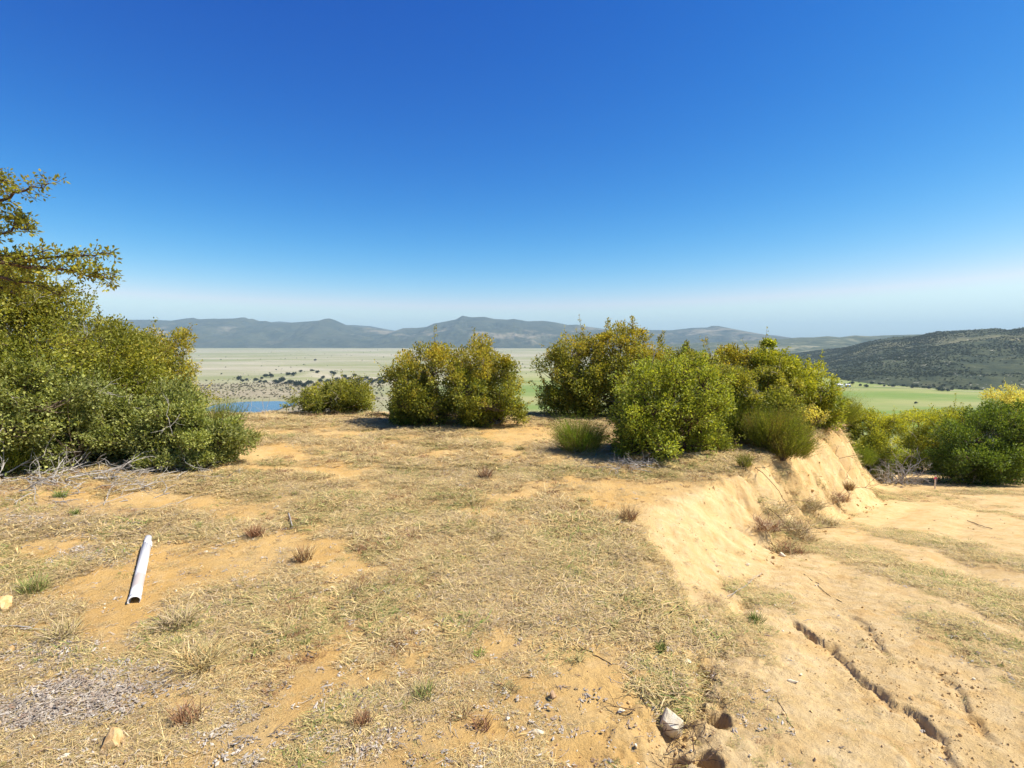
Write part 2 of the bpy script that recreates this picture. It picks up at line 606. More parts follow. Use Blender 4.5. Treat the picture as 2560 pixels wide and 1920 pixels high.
# ------------------------------------------------------------------ valley floor
def sheet(name, xs, ys, fn, mat, label, cat, smooth=True):
    X, Y = np.meshgrid(xs, ys)
    Z = fn(X, Y)
    ny, nx = X.shape
    ii = (np.arange(ny - 1)[:, None] * nx + np.arange(nx - 1)[None, :])
    q = np.stack([ii, ii + 1, ii + nx + 1, ii + nx], -1).reshape(-1, 4)
    mb = MB(); mb.add(np.stack([X, Y, Z], -1).reshape(-1, 3), q)
    o = mb.build(name, mat, None, smooth)
    return tag(o, label, cat, kind='structure')


POND = (-485.0, 1000.0)


def valley_z(x, y):
    z = VALLEY + 5 * (fbm(x / 700, y / 700, 3, 201) - .5) + 3.0 * (fbm(x / 160, y / 160, 3, 203) - .5)
    # low mound of boulders and oaks
    z = z + 20 * np.exp(-((x + 600) / 190) ** 2 - ((y - 1730) / 210) ** 2) * (0.7 + .6 * fbm(x / 90, y / 90, 3, 205))
    z = z + 9 * np.exp(-((x + 900) / 160) ** 2 - ((y - 1520) / 110) ** 2)
    # hollow that holds the pond
    z = z - 6 * np.exp(-((x - POND[0]) / 105) ** 2 - ((y - POND[1]) / 130) ** 2)
    return z


m, nt, out = new_mat('valley_grassland')
pos = objpos(nt, (1 / 900, 1 / 900, 0))
streak = noise_node(nt, objpos(nt, (1 / 3200, 1 / 800, 0)), 1.0, 8, .68, .6)
streak2 = noise_node(nt, objpos(nt, (1 / 900, 1 / 240, 0)), 1.0, 7, .68, .5)
streak3 = noise_node(nt, objpos(nt, (1 / 1300, 1 / 170, 0)), 1.0, 6, .7, .8)
spot = noise_node(nt, objpos(nt, (1 / 40, 1 / 40, 0)), 1.0, 4, .7)
pl = mixc(nt, ramp(nt, streak, .40, .58), (0.345, 0.315, 0.20), (0.245, 0.25, 0.11))
pl = mixc(nt, mth(nt, 'MULTIPLY', ramp(nt, streak2, .48, .62), .75), pl, (0.44, 0.385, 0.28))
pl = mixc(nt, mth(nt, 'MULTIPLY', ramp(nt, spot, .6, .75), .35), pl, (0.13, 0.13, 0.07))
pl = mixc(nt, mth(nt, 'MULTIPLY', ramp(nt, streak3, .57, .66), .5), pl, (0.17, 0.15, 0.09))
# irrigated green pasture on the right side of the valley
sep = nt.nodes.new('ShaderNodeSeparateXYZ')
nt.links.new(nt.nodes.new('ShaderNodeNewGeometry').outputs['Position'], sep.inputs[0])
wob = mth(nt, 'MULTIPLY', mth(nt, 'SUBTRACT', streak, .5), 900)
gx_ = ramp(nt, mth(nt, 'ADD', sep.outputs['X'], wob), -350, 150)
gy_ = ramp(nt, mth(nt, 'ADD', sep.outputs['Y'], wob), 2600, 1500)
green = mixc(nt, ramp(nt, streak2, .38, .6), (0.16, 0.235, 0.045), (0.30, 0.30, 0.105))
green = mixc(nt, mth(nt, 'MULTIPLY', ramp(nt, streak3, .56, .64), .55), green, (0.10, 0.15, 0.04))
green = mixc(nt, mth(nt, 'MULTIPLY', ramp(nt, streak, .52, .64), .7), green, (0.34, 0.29, 0.16))
pl = mixc(nt, mth(nt, 'MULTIPLY', gx_, gy_), pl, green)
# greyer scrub by the pond
sx = ramp(nt, mth(nt, 'ADD', sep.outputs['X'], mth(nt, 'MULTIPLY', wob, .3)), -150, -320)
sy = ramp(nt, mth(nt, 'ADD', sep.outputs['Y'], mth(nt, 'MULTIPLY', wob, .4)), 1560, 1380)
pl = mixc(nt, mth(nt, 'MULTIPLY', mth(nt, 'MULTIPLY', sx, sy), mth(nt, 'MULTIPLY', ramp(nt, streak2, .36, .56), .7)), pl, mixc(nt, ramp(nt, spot, .4, .65), (0.24, 0.19, 0.12), (0.36, 0.29, 0.19)))
bsdf(nt, out, pl, .95, .1)
vx = grid_axis([(-15500, -4000, 500), (-4000, -1500, 100), (-1500, 300, 15), (300, 3000, 50), (3000, 5000, 250), (5000, 15500, 500)])
vy = grid_axis([(-2500, 300, 200), (300, 700, 40), (700, 2100, 14), (2100, 4000, 60), (4000, 9000, 250), (9000, 16000, 700)])
valley = sheet('valley_floor', vx, vy, valley_z, m, 'wide pale green and tan valley floor below the hilltop', 'valley')

m, nt, out = new_mat('pond_water')
p = bsdf(nt, out, (0.02, 0.06, 0.11), .12, .6, noise_node(nt, objpos(nt), .35, 4), .15, .3)
pm = MB()
th = np.linspace(0, 2 * math.pi, 120, endpoint=False)
rr = 0.86 + 0.34 * (fbm(np.cos(th) * 1.6 + 5, np.sin(th) * 1.6, 3, 221) - .3)
ring = np.stack([POND[0] + 88 * rr * np.cos(th), POND[1] + 118 * rr * np.sin(th), np.full(120, VALLEY - 1.6)], -1)
pm.add(np.concatenate([ring, [[POND[0], POND[1], VALLEY - 1.6]]]), None, [(120, i, (i + 1) % 120) for i in range(120)])
pond = pm.build('pond_water', m)
tag(pond, 'small blue pond on the valley floor behind the plateau edge', 'pond', kind='structure')

# ------------------------------------------------------------------ mountains and hills
FARU = [-1500, -800, -300, 0, 150, 300, 380, 433, 464, 489, 500, 534, 587, 615, 627, 635, 652, 669, 685, 716, 744, 800, 812, 826, 840, 868, 898, 940, 977, 987, 1010, 1040, 1067, 1087, 1117, 1141, 1157, 1178, 1211, 1235, 1268, 1285, 1318, 1358, 1385, 1419, 1442, 1469, 1520, 1572, 1596, 1612, 1674, 1729, 1766, 1777, 1792, 1818, 1859, 1896, 1926, 1952, 2100, 2300, 2560, 3200, 4200]
FARV = [800, 790, 805, 796, 803, 800, 799, 801.5, 796.4, 794.5, 798, 796.4, 796.4, 793.6, 798, 796.4, 802.6, 802, 807, 808, 806, 802, 798, 796.5, 800.6, 813, 817.5, 820, 827, 827, 820, 819.5, 817, 808.5, 803.5, 798.5, 789.4, 793.5, 792.5, 797.5, 799.5, 797.5, 803.5, 802, 805, 812, 812, 817, 824, 825, 821.5, 825, 826, 820, 819, 815, 815, 820, 828, 835, 839, 844, 848, 846, 842, 830, 835]
FARU = np.array(FARU, float); FARV = np.array(FARV, float)


def ridge_range(name, U, V, D, foot, depth, mat, label, seed, nxs=900, nys=70, spur=0.35, x0=None, x1=None, footwob=0.12, detail=0.05):
    """a mountain range: crest heights along a line at the distance D, spurs running down to the valley and a back slope"""
    xk = (np.array(U) - 1280) / F * D
    zk = EYE + (850 - np.array(V)) / F * D
    xs = np.linspace(x0 if x0 is not None else xk[0], x1 if x1 is not None else xk[-1], nxs)
    crest = np.interp(xs, xk, zk) - VALLEY
    t = np.concatenate([np.linspace(0, 1, nys), np.linspace(1, 1.6, nys // 4)[1:]])
    Xg, Tg = np.meshgrid(xs, t)
    Cg = np.repeat(crest[None, :], len(t), 0)
    L = depth
    wob = footwob * (fbm(Xg / (L * .8), Tg * 0, 3, seed + 3) - .5) * 2
    Yg = D - L + (Tg + wob * (1 - np.clip(Tg, 0, 1))) * L
    body = np.where(Tg <= 1, np.clip(Tg, 0, 1) ** 0.92, 1 - (Tg - 1) / .6)
    rid = fbm(Xg / (L * .34) + 0.35 * fbm(Xg / L, Yg / L, 2, seed + 9), Yg / (L * .62), 6, seed, .62, ridged=True) - 0.55
    bumps = fbm(Xg / (L * .10), Yg / (L * .10), 4, seed + 5) - .5
    win = np.clip(Tg, 0, 1) * np.clip(1.02 - Tg, 0, 1) * 4
    Zg = VALLEY - 4 + Cg * (body + spur * rid * np.clip(win, 0, 1)) + Cg * detail * bumps * np.clip(Tg * 3, 0, 1) * np.where(np.abs(Tg - 1) < .06, .25, 1)
    Zg = np.minimum(Zg, VALLEY - 4 + Cg * (0.16 + 0.835 * Tg) + 6)
    Zg = np.where(Tg > 1, VALLEY - 4 + Cg * body, Zg)
    ny, nx = Xg.shape
    ii = (np.arange(ny - 1)[:, None] * nx + np.arange(nx - 1)[None, :])
    q = np.stack([ii, ii + 1, ii + nx + 1, ii + nx], -1).reshape(-1, 4)
    mb = MB(); mb.add(np.stack([Xg, Yg, Zg], -1).reshape(-1, 3), q)
    o = mb.build(name, mat, None, True)
    tag(o, label, 'mountains' if D > 4000 else 'hill', kind='structure')
    return o, (Xg, Yg, Zg)


def hill_mat(name, dark, mid_, light, rock, s, lo, hi, rk):
    m, nt, out = new_mat(name)
    a = noise_node(nt, objpos(nt, (1 / s, 1 / s, 1 / s)), 1.0, 6, .62, .3)
    b = noise_node(nt, objpos(nt, (6 / s, 6 / s, 6 / s)), 1.0, 5, .7)
    c = noise_node(nt, objpos(nt, (28 / s, 28 / s, 28 / s)), 1.0, 3, .7)
    col = mixc(nt, ramp(nt, b, .35, .65), dark, mid_)
    sz = nt.nodes.new('ShaderNodeSeparateXYZ')
    nt.links.new(nt.nodes.new('ShaderNodeNewGeometry').outputs['Position'], sz.inputs[0])
    lowm = ramp(nt, sz.outputs['Z'], 330, 120)
    col = mixc(nt, mth(nt, 'MULTIPLY', lowm, mth(nt, 'MULTIPLY', ramp(nt, a, lo, hi), ramp(nt, b, .38, .58))), col, light)
    col = mixc(nt, mth(nt, 'MULTIPLY', ramp(nt, mth(nt, 'ADD', mth(nt, 'MULTIPLY', c, .6), mth(nt, 'MULTIPLY', b, .4)), rk, rk + .05), .9), col, rock)
    bsdf(nt, out, col, .95, .05, mth(nt, 'ADD', b, mth(nt, 'MULTIPLY', c, .4)), .8, s / 60)
    return m


far_mat = hill_mat('far_mountain_scrub', (0.035, 0.045, 0.03), (0.07, 0.075, 0.045), (0.30, 0.25, 0.17), (0.26, 0.23, 0.18), 1900, .50, .62, .64)
mid_mat = hill_mat('middle_hill_scrub', (0.055, 0.068, 0.036), (0.11, 0.115, 0.06), (0.30, 0.27, 0.15), (0.45, 0.41, 0.35), 700, .50, .64, .61)
near_mat = hill_mat('chaparral_hill', (0.040, 0.050, 0.028), (0.075, 0.083, 0.040), (0.19, 0.175, 0.09), (0.46, 0.42, 0.34), 520, .50, .66, .60)

ridge_range('distant_haze_mountains', [-2000, 0, 640, 685, 702, 730, 800, 850, 880, 930, 985, 1400, 1870, 1905, 1940, 2000, 4200], [830, 815, 812, 805, 803.4, 806, 815, 813, 812, 815.5, 826, 835, 838, 836, 838, 850, 850],
            14500, 0, 2500, far_mat, 'pale farthest mountains peeking over the main range', 311, 500, 26, .2, x0=-15000, x1=15000)
ridge_range('blue_mountain_range', FARU, FARV, 11000, 0, 2700, far_mat, 'hazy blue mountain range along the horizon', 301, 1300, 80, .75, x0=-13500, x1=14500)
ridge_range('middle_hills', [1480, 1560, 1640, 1750, 1850, 1952, 1992, 2031, 2067, 2097, 2133, 2168, 2228, 2400, 2700, 3400, 4200], [872, 868, 862, 856, 852, 846.5, 843, 842.7, 839.7, 842.7, 838, 839.7, 837, 833, 828, 820, 830],
            6200, 0, 1500, mid_mat, 'grey green hills between the valley and the blue range', 331, 500, 60, .4, detail=.08)


def ruled_hill(name, crest, foot, mat, label, seed, n=620, m_=110, spur=.28, detail=.06):
    """a hill between a foot line and a crest line, both given in world metres, with a back slope"""
    crest = np.array(crest, float); foot = np.array(foot, float)
    s = np.linspace(0, 1, n)
    ck = np.linspace(0, 1, len(crest)); fk = np.linspace(0, 1, len(foot))
    cx, cy, cz = [np.interp(s, ck, crest[:, i]) for i in range(3)]
    fx, fy = [np.interp(s, fk, foot[:, i]) for i in range(2)]
    k = np.ones(41) / 41
    sm = lambda a: np.convolve(np.pad(a, 20, mode='edge'), k, 'valid')
    fx, fy, cx, cy = sm(fx), sm(fy), sm(cx), sm(cy)
    t = np.concatenate([np.linspace(0, 1, m_), np.linspace(1, 1.8, 24)[1:]])
    S, Tg = np.meshgrid(s, t)
    lx = cx - fx; ly = cy - fy
    Xg = fx[None, :] + Tg * lx[None, :]; Yg = fy[None, :] + Tg * ly[None, :]
    tc = np.clip(Tg, 0, 1)
    wob = 60 * (fbm(Xg / 260, Yg / 260, 3, seed + 3) - .5) * 2 * (1 - tc)
    Xg = Xg + wob; Yg = Yg - wob * .6
    Hc = np.repeat((cz - VALLEY)[None, :], len(t), 0)
    base = 0.12 * sstep(0, .12, tc) + 0.88 * tc ** 1.25
    rid = fbm(Xg / 330, Yg / 330, 5, seed, .5, ridged=True) - .55
    bump = fbm(Xg / 70, Yg / 70, 4, seed + 5) - .5
    win = np.clip(4 * tc * (1.0 - tc), 0, 1)
    Zg = Hc * (base + spur * rid * win) + Hc * detail * bump * np.clip(tc * 6, 0, 1) * np.clip((1.03 - tc) * 6, .12, 1)
    Zg = np.minimum(Zg, Hc * (0.10 + .885 * tc) + 4)
    Zg = np.where(Tg > 1, Hc * (1 - (Tg - 1) / .8), Zg) + VALLEY - 5
    ny, nx = Xg.shape
    ii = (np.arange(ny - 1)[:, None] * nx + np.arange(nx - 1)[None, :])
    q = np.stack([ii, ii + 1, ii + nx + 1, ii + nx], -1).reshape(-1, 4)
    mb = MB(); mb.add(np.stack([Xg, Yg, Zg], -1).reshape(-1, 3), q)
    o = mb.build(name, mat, None, True)
    tag(o, label, 'hill', kind='structure')
    return o, (Xg, Yg, Zg)


def cr(u, v, Yd):
    p = at(u, v, Yd)
    return (p[0], p[1], p[2])


hill_crest = [cr(1900, 893, 4100), cr(1968, 884, 3700), cr(2058, 872.5, 3350), cr(2115, 866.5, 3150), cr(2168, 852, 2950), cr(2237, 840, 2800), cr(2288, 837, 2700), cr(2312, 832, 2650), cr(2341, 827, 2600), cr(2422, 823, 2480), cr(2488, 818, 2400), cr(2523, 822, 2350), cr(2560, 815, 2300), cr(2700, 806, 2150), cr(2900, 800, 2050), cr(3300, 803, 1900), cr(4200, 815, 1650)]
hill_foot = [(1690, 3700), (1500, 3200), (1300, 2600), (1120, 2050), (985, 1720), (940, 1560), (965, 1450), (1010, 1370), (1080, 1320), (1150, 1300), (1240, 1300), (1340, 1290), (1450, 1270), (1600, 1230), (1900, 1150), (2300, 1050), (2900, 900)]
hillo, hillg = ruled_hill('chaparral_hill', hill_crest, hill_foot, near_mat, 'dark scrub covered hill rising right of the green pasture', 341)

# ------------------------------------------------------------------ haze
m, nt, out = new_mat('valley_haze')
pv = nt.nodes.new('ShaderNodeVolumePrincipled')
pv.inputs['Color'].default_value = (0.62, 0.86, 1.0, 1)
pv.inputs['Density'].default_value = 5.2e-5
pv.inputs['Anisotropy'].default_value = 0.0
nt.links.new(pv.outputs[0], out.inputs['Volume'])
hb = MB()
bx0, bx1, by0, by1, bz0, bz1 = -15900, 15900, -3000, 17000, VALLEY - 14, 505
hv = [(x, y, z) for z in (bz0, bz1) for y in (by0, by1) for x in (bx0, bx1)]
hb.add(hv, [(0, 2, 3, 1), (4, 5, 7, 6), (0, 1, 5, 4), (2, 6, 7, 3), (0, 4, 6, 2), (1, 3, 7, 5)])
haze = hb.build('haze', m)
tag(haze, 'thin blue haze lying over the whole valley', 'haze', kind='stuff')

# ------------------------------------------------------------------ plant materials
def leaf_mat(name, trans=0.35, rough=.45, spec=.35):
    m, nt, out = new_mat(name)
    col = attr(nt, 'col', True)
    p = nt.nodes.new('ShaderNodeBsdfPrincipled')
    p.inputs['Roughness'].default_value = rough
    p.inputs['Specular IOR Level'].default_value = spec
    nt.links.new(col, p.inputs['Base Color'])
    t = nt.nodes.new('ShaderNodeBsdfTranslucent')
    tc = mixc(nt, 1.0, col, (1.0, 0.95, 0.45), 'MULTIPLY')
    nt.links.new(tc, t.inputs['Color'])
    mx = nt.nodes.new('ShaderNodeMixShader')
    mx.inputs[0].default_value = trans
    nt.links.new(p.outputs[0], mx.inputs[1]); nt.links.new(t.outputs[0], mx.inputs[2])
    nt.links.new(mx.outputs[0], out.inputs['Surface'])
    return m


LEAF = leaf_mat('shrub_leaf', .48, .5, .3)
m, nt, out = new_mat('dry_grass')
bsdf(nt, out, attr(nt, 'col', True), .8, .1)
GRASS = m


def bark_mat(name, a, b):
    m, nt, out = new_mat(name)
    pos = objpos(nt)
    n = noise_node(nt, pos, 30, 4, .65)
    bsdf(nt, out, mixc(nt, ramp(nt, n, .35, .65), a, b), .85, .15, n, .5, .01)
    return m


BARK = bark_mat('shrub_bark', (0.10, 0.07, 0.045), (0.22, 0.165, 0.115))
REDBARK = bark_mat('dark_bark', (0.06, 0.035, 0.025), (0.14, 0.085, 0.055))
DEAD = bark_mat('grey_dead_wood', (0.26, 0.23, 0.20), (0.48, 0.44, 0.39))

# leaf palettes: (colour, weight); 'top' colours are the fresh growth on the crown's upper shoots
PAL = {
    'olive': dict(base=[(.115, .125, .022), (.16, .165, .032), (.075, .085, .018), (.20, .19, .05)], top=[(.26, .21, .035), (.30, .19, .035)], mixtop=.35),
    'orange': dict(base=[(.11, .125, .022), (.16, .165, .03), (.07, .085, .018), (.20, .19, .04)], top=[(.32, .21, .035), (.33, .24, .04), (.30, .16, .03)], mixtop=.55),
    'grey': dict(base=[(.19, .19, .075), (.13, .14, .05), (.25, .24, .11), (.09, .10, .03)], top=[(.22, .22, .06), (.2, .24, .07)], mixtop=.2),
    'green': dict(base=[(.13, .15, .022), (.19, .20, .03), (.08, .10, .016), (.24, .235, .045)], top=[(.24, .25, .035), (.28, .26, .04)], mixtop=.4),
    'yellow': dict(base=[(.135, .15, .025), (.09, .115, .02), (.18, .18, .03)], top=[(.34, .29, .035), (.31, .28, .035)], mixtop=.6),
    'pale': dict(base=[(.18, .17, .04), (.13, .14, .03), (.24, .21, .06)], top=[(.44, .33, .10), (.48, .39, .14)], mixtop=.9),
    'dark': dict(base=[(.055, .085, .016), (.08, .115, .02), (.04, .06, .012), (.11, .14, .03)], top=[(.14, .17, .03), (.17, .18, .035)], mixtop=.35),
}


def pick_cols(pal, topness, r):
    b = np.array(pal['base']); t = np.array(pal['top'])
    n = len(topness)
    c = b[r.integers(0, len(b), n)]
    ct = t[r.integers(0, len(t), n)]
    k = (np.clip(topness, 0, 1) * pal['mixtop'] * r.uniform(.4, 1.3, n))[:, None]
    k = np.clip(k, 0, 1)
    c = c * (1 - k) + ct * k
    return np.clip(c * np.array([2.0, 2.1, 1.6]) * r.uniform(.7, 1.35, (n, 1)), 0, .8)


def bez(a, b, c, n=6):
    t = np.linspace(0, 1, n)[:, None]
    return (1 - t) ** 2 * a + 2 * t * (1 - t) * b + t * t * c


def shrub(name, label, cat, base, blobs, pal, nleaf, seed, leaf=(.045, .028), clump=.2, density=1.0, bark=None, group=None, stem_r=.03, up=.35, sprouts=.12, low=-.8, foliage='crown', interior=.18, skirt=True, shoots=6):
    """blobs: world-space (centre, radii). A stem system grows from the base to the leaf clumps."""
    r = np.random.default_rng(seed)
    base = np.asarray(base, float)
    root = empty(name, base, label, cat, group)
    P = PAL[pal]
    lb = MB(); sb = MB()
    if skirt:
        extra = []
        for c, rad in blobs:
            gg = gz(c[0], c[1]); gap = c[2] - rad[2] * .55 - gg
            if gap > .12:
                hgt = min(gap, 1.6)
                extra.append((np.array([c[0] + r.uniform(-.1, .1), c[1] + .3, gg + hgt * .42]), (rad[0] * r.uniform(.6, .9), rad[1] * .8, hgt * .6)))
        blobs = list(blobs) + extra
    areas = []
    for c, rad in blobs:
        a, b, d = rad
        areas.append(((a * b) ** 1.6 + (a * d) ** 1.6 + (b * d) ** 1.6) ** (1 / 1.6))
    areas = np.array(areas); areas /= areas.sum()
    zmin = min(c[2] - rd[2] for c, rd in blobs) ; zmax = max(c[2] + rd[2] for c, rd in blobs)
    allc = []
    for (c, rad), ar in zip(blobs, areas):
        c = np.asarray(c, float) - base; rad = np.asarray(rad, float)
        nb = int(max(60, nleaf * ar))
        mean = np.mean(rad)
        nc = int(max(6, 2.9 * (mean / clump) ** 2 * density))
        # main stem of this lobe
        foot = np.array([r.uniform(-.12, .12), r.uniform(-.12, .12), -.04])
        foot[:2] += c[:2] * r.uniform(.25, .6)
        gzf = gz(base[0] + foot[0], base[1] + foot[1]) - base[2] if abs(base[0]) < 40 and base[1] < 60 else 0
        foot[2] = min(max(gzf, -1.2), 1.0) - .05
        hub = c + np.array([r.uniform(-.2, .2), r.uniform(-.2, .2), -.35]) * rad
        sb.tube(bez(foot, (foot + hub) / 2 + r.uniform(-.15, .15, 3) * mean, hub, 8), np.linspace(stem_r, stem_r * .5, 8), 6)
        d = unit(r.normal(size=(nc * 3, 3)))
        d = d[d[:, 2] > low][:nc]
        nc = len(d)
        rr = r.uniform(.62, 1.0, nc)
        # lobed, uneven outline
        lob = 0.52 + .95 * fbm(d[:, 0] * 2.2 + d[:, 2] * 1.3 + seed, d[:, 1] * 2.2 - d[:, 2] * 1.7, 3, seed + 1)
        spr = r.random(nc) < sprouts
        rr = np.where(spr, r.uniform(1.0, 1.16, nc), rr) * lob
        inn = r.random(nc) < interior
        rr = np.where(inn, r.uniform(.2, .6, nc), rr)
        cc = c + d * rad * rr[:, None]
        glev = H0(cc[:, 0] + base[0], cc[:, 1] + base[1]) - base[2] + .06
        cc[:, 2] = np.maximum(cc[:, 2], glev + r.uniform(0, .1, nc))
        hole = fbm(cc[:, 0] * 1.9 + cc[:, 1] * .7 + seed, cc[:, 2] * 1.9 - cc[:, 1] * .9, 2, seed + 17)
        keep = (hole > .27) | inn
        if keep.sum() >= 5:
            d, rr, spr, inn, cc = d[keep], rr[keep], spr[keep], inn[keep], cc[keep]; nc = len(cc)
        top_ = rr > .75
        allc.append(np.concatenate([cc, d], 1)[top_] if top_.any() else np.concatenate([cc, d], 1))
        rc = clump * np.clip(r.lognormal(.0, .42, nc), .45, 2.0) * np.where(spr, .6, 1)
        w = rc ** 2.4 * np.where(inn, .6, 1); w /= w.sum()
        hue = r.uniform(-.5, .5, nc)
        for k in range(nc):
            sb.tube(bez(hub + (cc[k] - hub) * .05 + r.normal(0, .03, 3), (hub + cc[k]) / 2 + r.normal(0, .1, 3) * mean - np.array([0, 0, .06]), cc[k] + unit(d[k] + np.array([0, 0, .3])) * rc[k] * .5, 5), np.linspace(stem_r * .36, .0025, 5), 4, cap=False)
            n = max(5, int(nb * w[k]))
            q = unit(r.normal(size=(n, 3))) * (r.random((n, 1)) ** .45)
            q *= rc[k] * (np.array([.6, .6, 1.7]) if spr[k] else np.array([1, 1, .8]))
            p = cc[k] + q
            outw = unit(q / rc[k] * .8 + d[k] * .7 + np.array([0, 0, up]))
            axis = unit(outw + r.normal(0, .55, (n, 3)))
            nrm = unit(np.array([0.15, 0, .8]) + .5 * outw + r.normal(0, .55, (n, 3)))
            L = leaf[0] * 1.2 * r.uniform(.5, 1.5, n); W = leaf[1] * 1.2 * r.uniform(.6, 1.4, n)
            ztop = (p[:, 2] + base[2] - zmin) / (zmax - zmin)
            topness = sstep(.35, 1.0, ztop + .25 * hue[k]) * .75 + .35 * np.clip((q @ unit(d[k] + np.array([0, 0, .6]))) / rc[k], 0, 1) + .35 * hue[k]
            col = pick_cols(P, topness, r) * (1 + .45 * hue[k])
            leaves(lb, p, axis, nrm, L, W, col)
    # loose shoots that break the outline
    if shoots:
        CCs = np.concatenate(allc)
        for k in r.choice(len(CCs), min(len(CCs), int(shoots * len(blobs))), replace=False):
            c0 = CCs[k][:3]; d0 = unit(CCs[k][3:] + np.array([0, 0, .75]) + r.normal(0, .3, 3))
            Ls = r.uniform(.15, .42) * (clump / .18)
            e0 = c0 + d0 * Ls * 1.4
            mid_ = (c0 + e0) / 2 + r.normal(0, .03, 3)
            sb.tube(bez(c0, mid_, e0, 5), np.linspace(.006, .002, 5), 4, cap=False)
            n = int(r.integers(14, 34)); tt_ = r.uniform(.35, 1.05, n)[:, None]
            p = c0 + (e0 - c0) * tt_ + r.normal(0, .022, (n, 3))
            q = unit(r.normal(size=(n, 3)) + d0 * .7)
            leaves(lb, p, q, unit(np.array([0.1, 0, .8]) + r.normal(0, .6, (n, 3))), leaf[0] * 1.15 * r.uniform(.6, 1.3, n), leaf[1] * 1.15 * r.uniform(.7, 1.3, n), pick_cols(P, r.uniform(.3, 1.2, n), r))
    if nleaf >= 20000:
        tw = MB()
        for k in r.choice(len(CCs), min(len(CCs), 9), replace=False):
            branchy(tw, CCs[k][:3] - CCs[k][3:] * .1, unit(CCs[k][3:] + r.normal(0, .5, 3)), r.uniform(.18, .4), .0065, 2, r, 0, 3, .6)
        tag(tw.build('dead_twig', DEAD, root), kind='stuff')
    sb.build('stem', bark or BARK, root)
    lb.build(foliage, LEAF, root)
    return root


def blob(u, v, ru, rv, Yd, ry):
    Yd = Yd * 1.065
    c = at(u, v, Yd)
    return (c, (ru / F * Yd, ry, .89 * rv / F * Yd))


def broom(name, label, cat, base, rx, ry, h, n, seed, cols, wand=.5, width=.007, group=None, lean=(0, 0), needle=.022):
    """feathery shrub of upright green wands with needle leaves"""
    r = np.random.default_rng(seed)
    base = np.asarray(base, float)
    root = empty(name, base, label, cat, group)
    sb = MB(); lb = MB()
    cols = np.array(cols); n = int(n * .7)
    nst = max(7, n // 90)
    for i in range(nst):
        a = r.uniform(0, 6.283); q = r.uniform(.2, .75) ** .6
        tip = np.array([math.cos(a) * rx * q + lean[0] * .6, math.sin(a) * ry * q + lean[1] * .6, h * r.uniform(.4, .75) * math.sqrt(max(.1, 1 - .6 * q * q))])
        sb.tube(bez(np.array([r.uniform(-.06, .06), r.uniform(-.06, .06), -.04]), tip * np.array([.3, .3, .7]), tip, 6), np.linspace(.014, .004, 6), 4, cap=False)
    a = r.uniform(0, 6.283, n); q = np.sqrt(r.random(n))
    ll = .45 + .85 * fbm(np.cos(a) * q * 2.6 + seed, np.sin(a) * q * 2.6, 3, seed)
    st = np.stack([np.cos(a) * rx * q * .62, np.sin(a) * ry * q * .62, h * r.uniform(.03, .5, n) * np.sqrt(1 - .75 * q * q)], -1) + np.array([lean[0], lean[1], 0]) * .45
    dr = unit(np.stack([np.cos(a) * (.15 + q * .8) * rx / max(rx, h), np.sin(a) * (.15 + q * .8) * ry / max(rx, h), np.full(n, .95)], -1) + r.normal(0, .24, (n, 3)) + np.array([lean[0], lean[1], 0]) * .3)
    Ln = wand * h * ll * np.clip(r.lognormal(-.12, .3, n), .4, 1.7) * (1.1 - .25 * q)
    hue = fbm(np.cos(a) * q * 2.5 + 3, np.sin(a) * q * 2.5 + seed, 2, seed + 4)
    ci = np.clip(((hue - .25) * 2 + r.normal(0, .22, n)) * len(cols), 0, len(cols) - 1).astype(int)
    col = cols[ci] * np.array([1.75, 1.85, 1.5]) * r.uniform(.65, 1.4, (n, 1))
    K = 9
    for k in range(K):
        t = (k + r.random(n)) / K
        bend = np.stack([np.cos(a), np.sin(a), np.zeros(n)], -1) * (.12 * t * t * Ln)[:, None]
        p = st + dr * (Ln * t)[:, None] + bend
        ax = unit(dr + r.normal(0, .42, (n, 3)))
        leaves(lb, p, ax, r.normal(size=(n, 3)), needle * r.uniform(.8, 1.8, n) * (1 + h * .4), width * r.uniform(.7, 1.2, n), col * (0.8 + .4 * t)[:, None], 0)
    # the wand itself
    leaves(lb, st, dr, r.normal(size=(n, 3)), Ln, width * .7, col * .8, 0)
    sb.build('stem', BARK, root)
    lb.build('foliage', LEAF, root)
    return root


def branchy(mb, p, d, L, rad, depth, r, droop=.0, split=3, spread=.6):
    n = 5
    pts = [p]; dd = d.copy()
    for i in range(n):
        dd = unit(dd + r.normal(0, .16, 3) + np.array([0, 0, -droop]))
        pts.append(pts[-1] + dd * L / n)
    pts = np.array(pts)
    mb.tube(pts, np.linspace(rad, rad * .55, n + 1), 5 if rad > .008 else 4, cap=False)
    if depth > 0:
        for k in range(split):
            i = r.integers(2, n + 1)
            branchy(mb, pts[i], unit(dd + r.normal(0, spread, 3)), L * r.uniform(.5, .8), rad * .55, depth - 1, r, droop, split, spread)


# ------------------------------------------------------------------ shrubs: left side
def G(u, v):
    return gp(u, v)


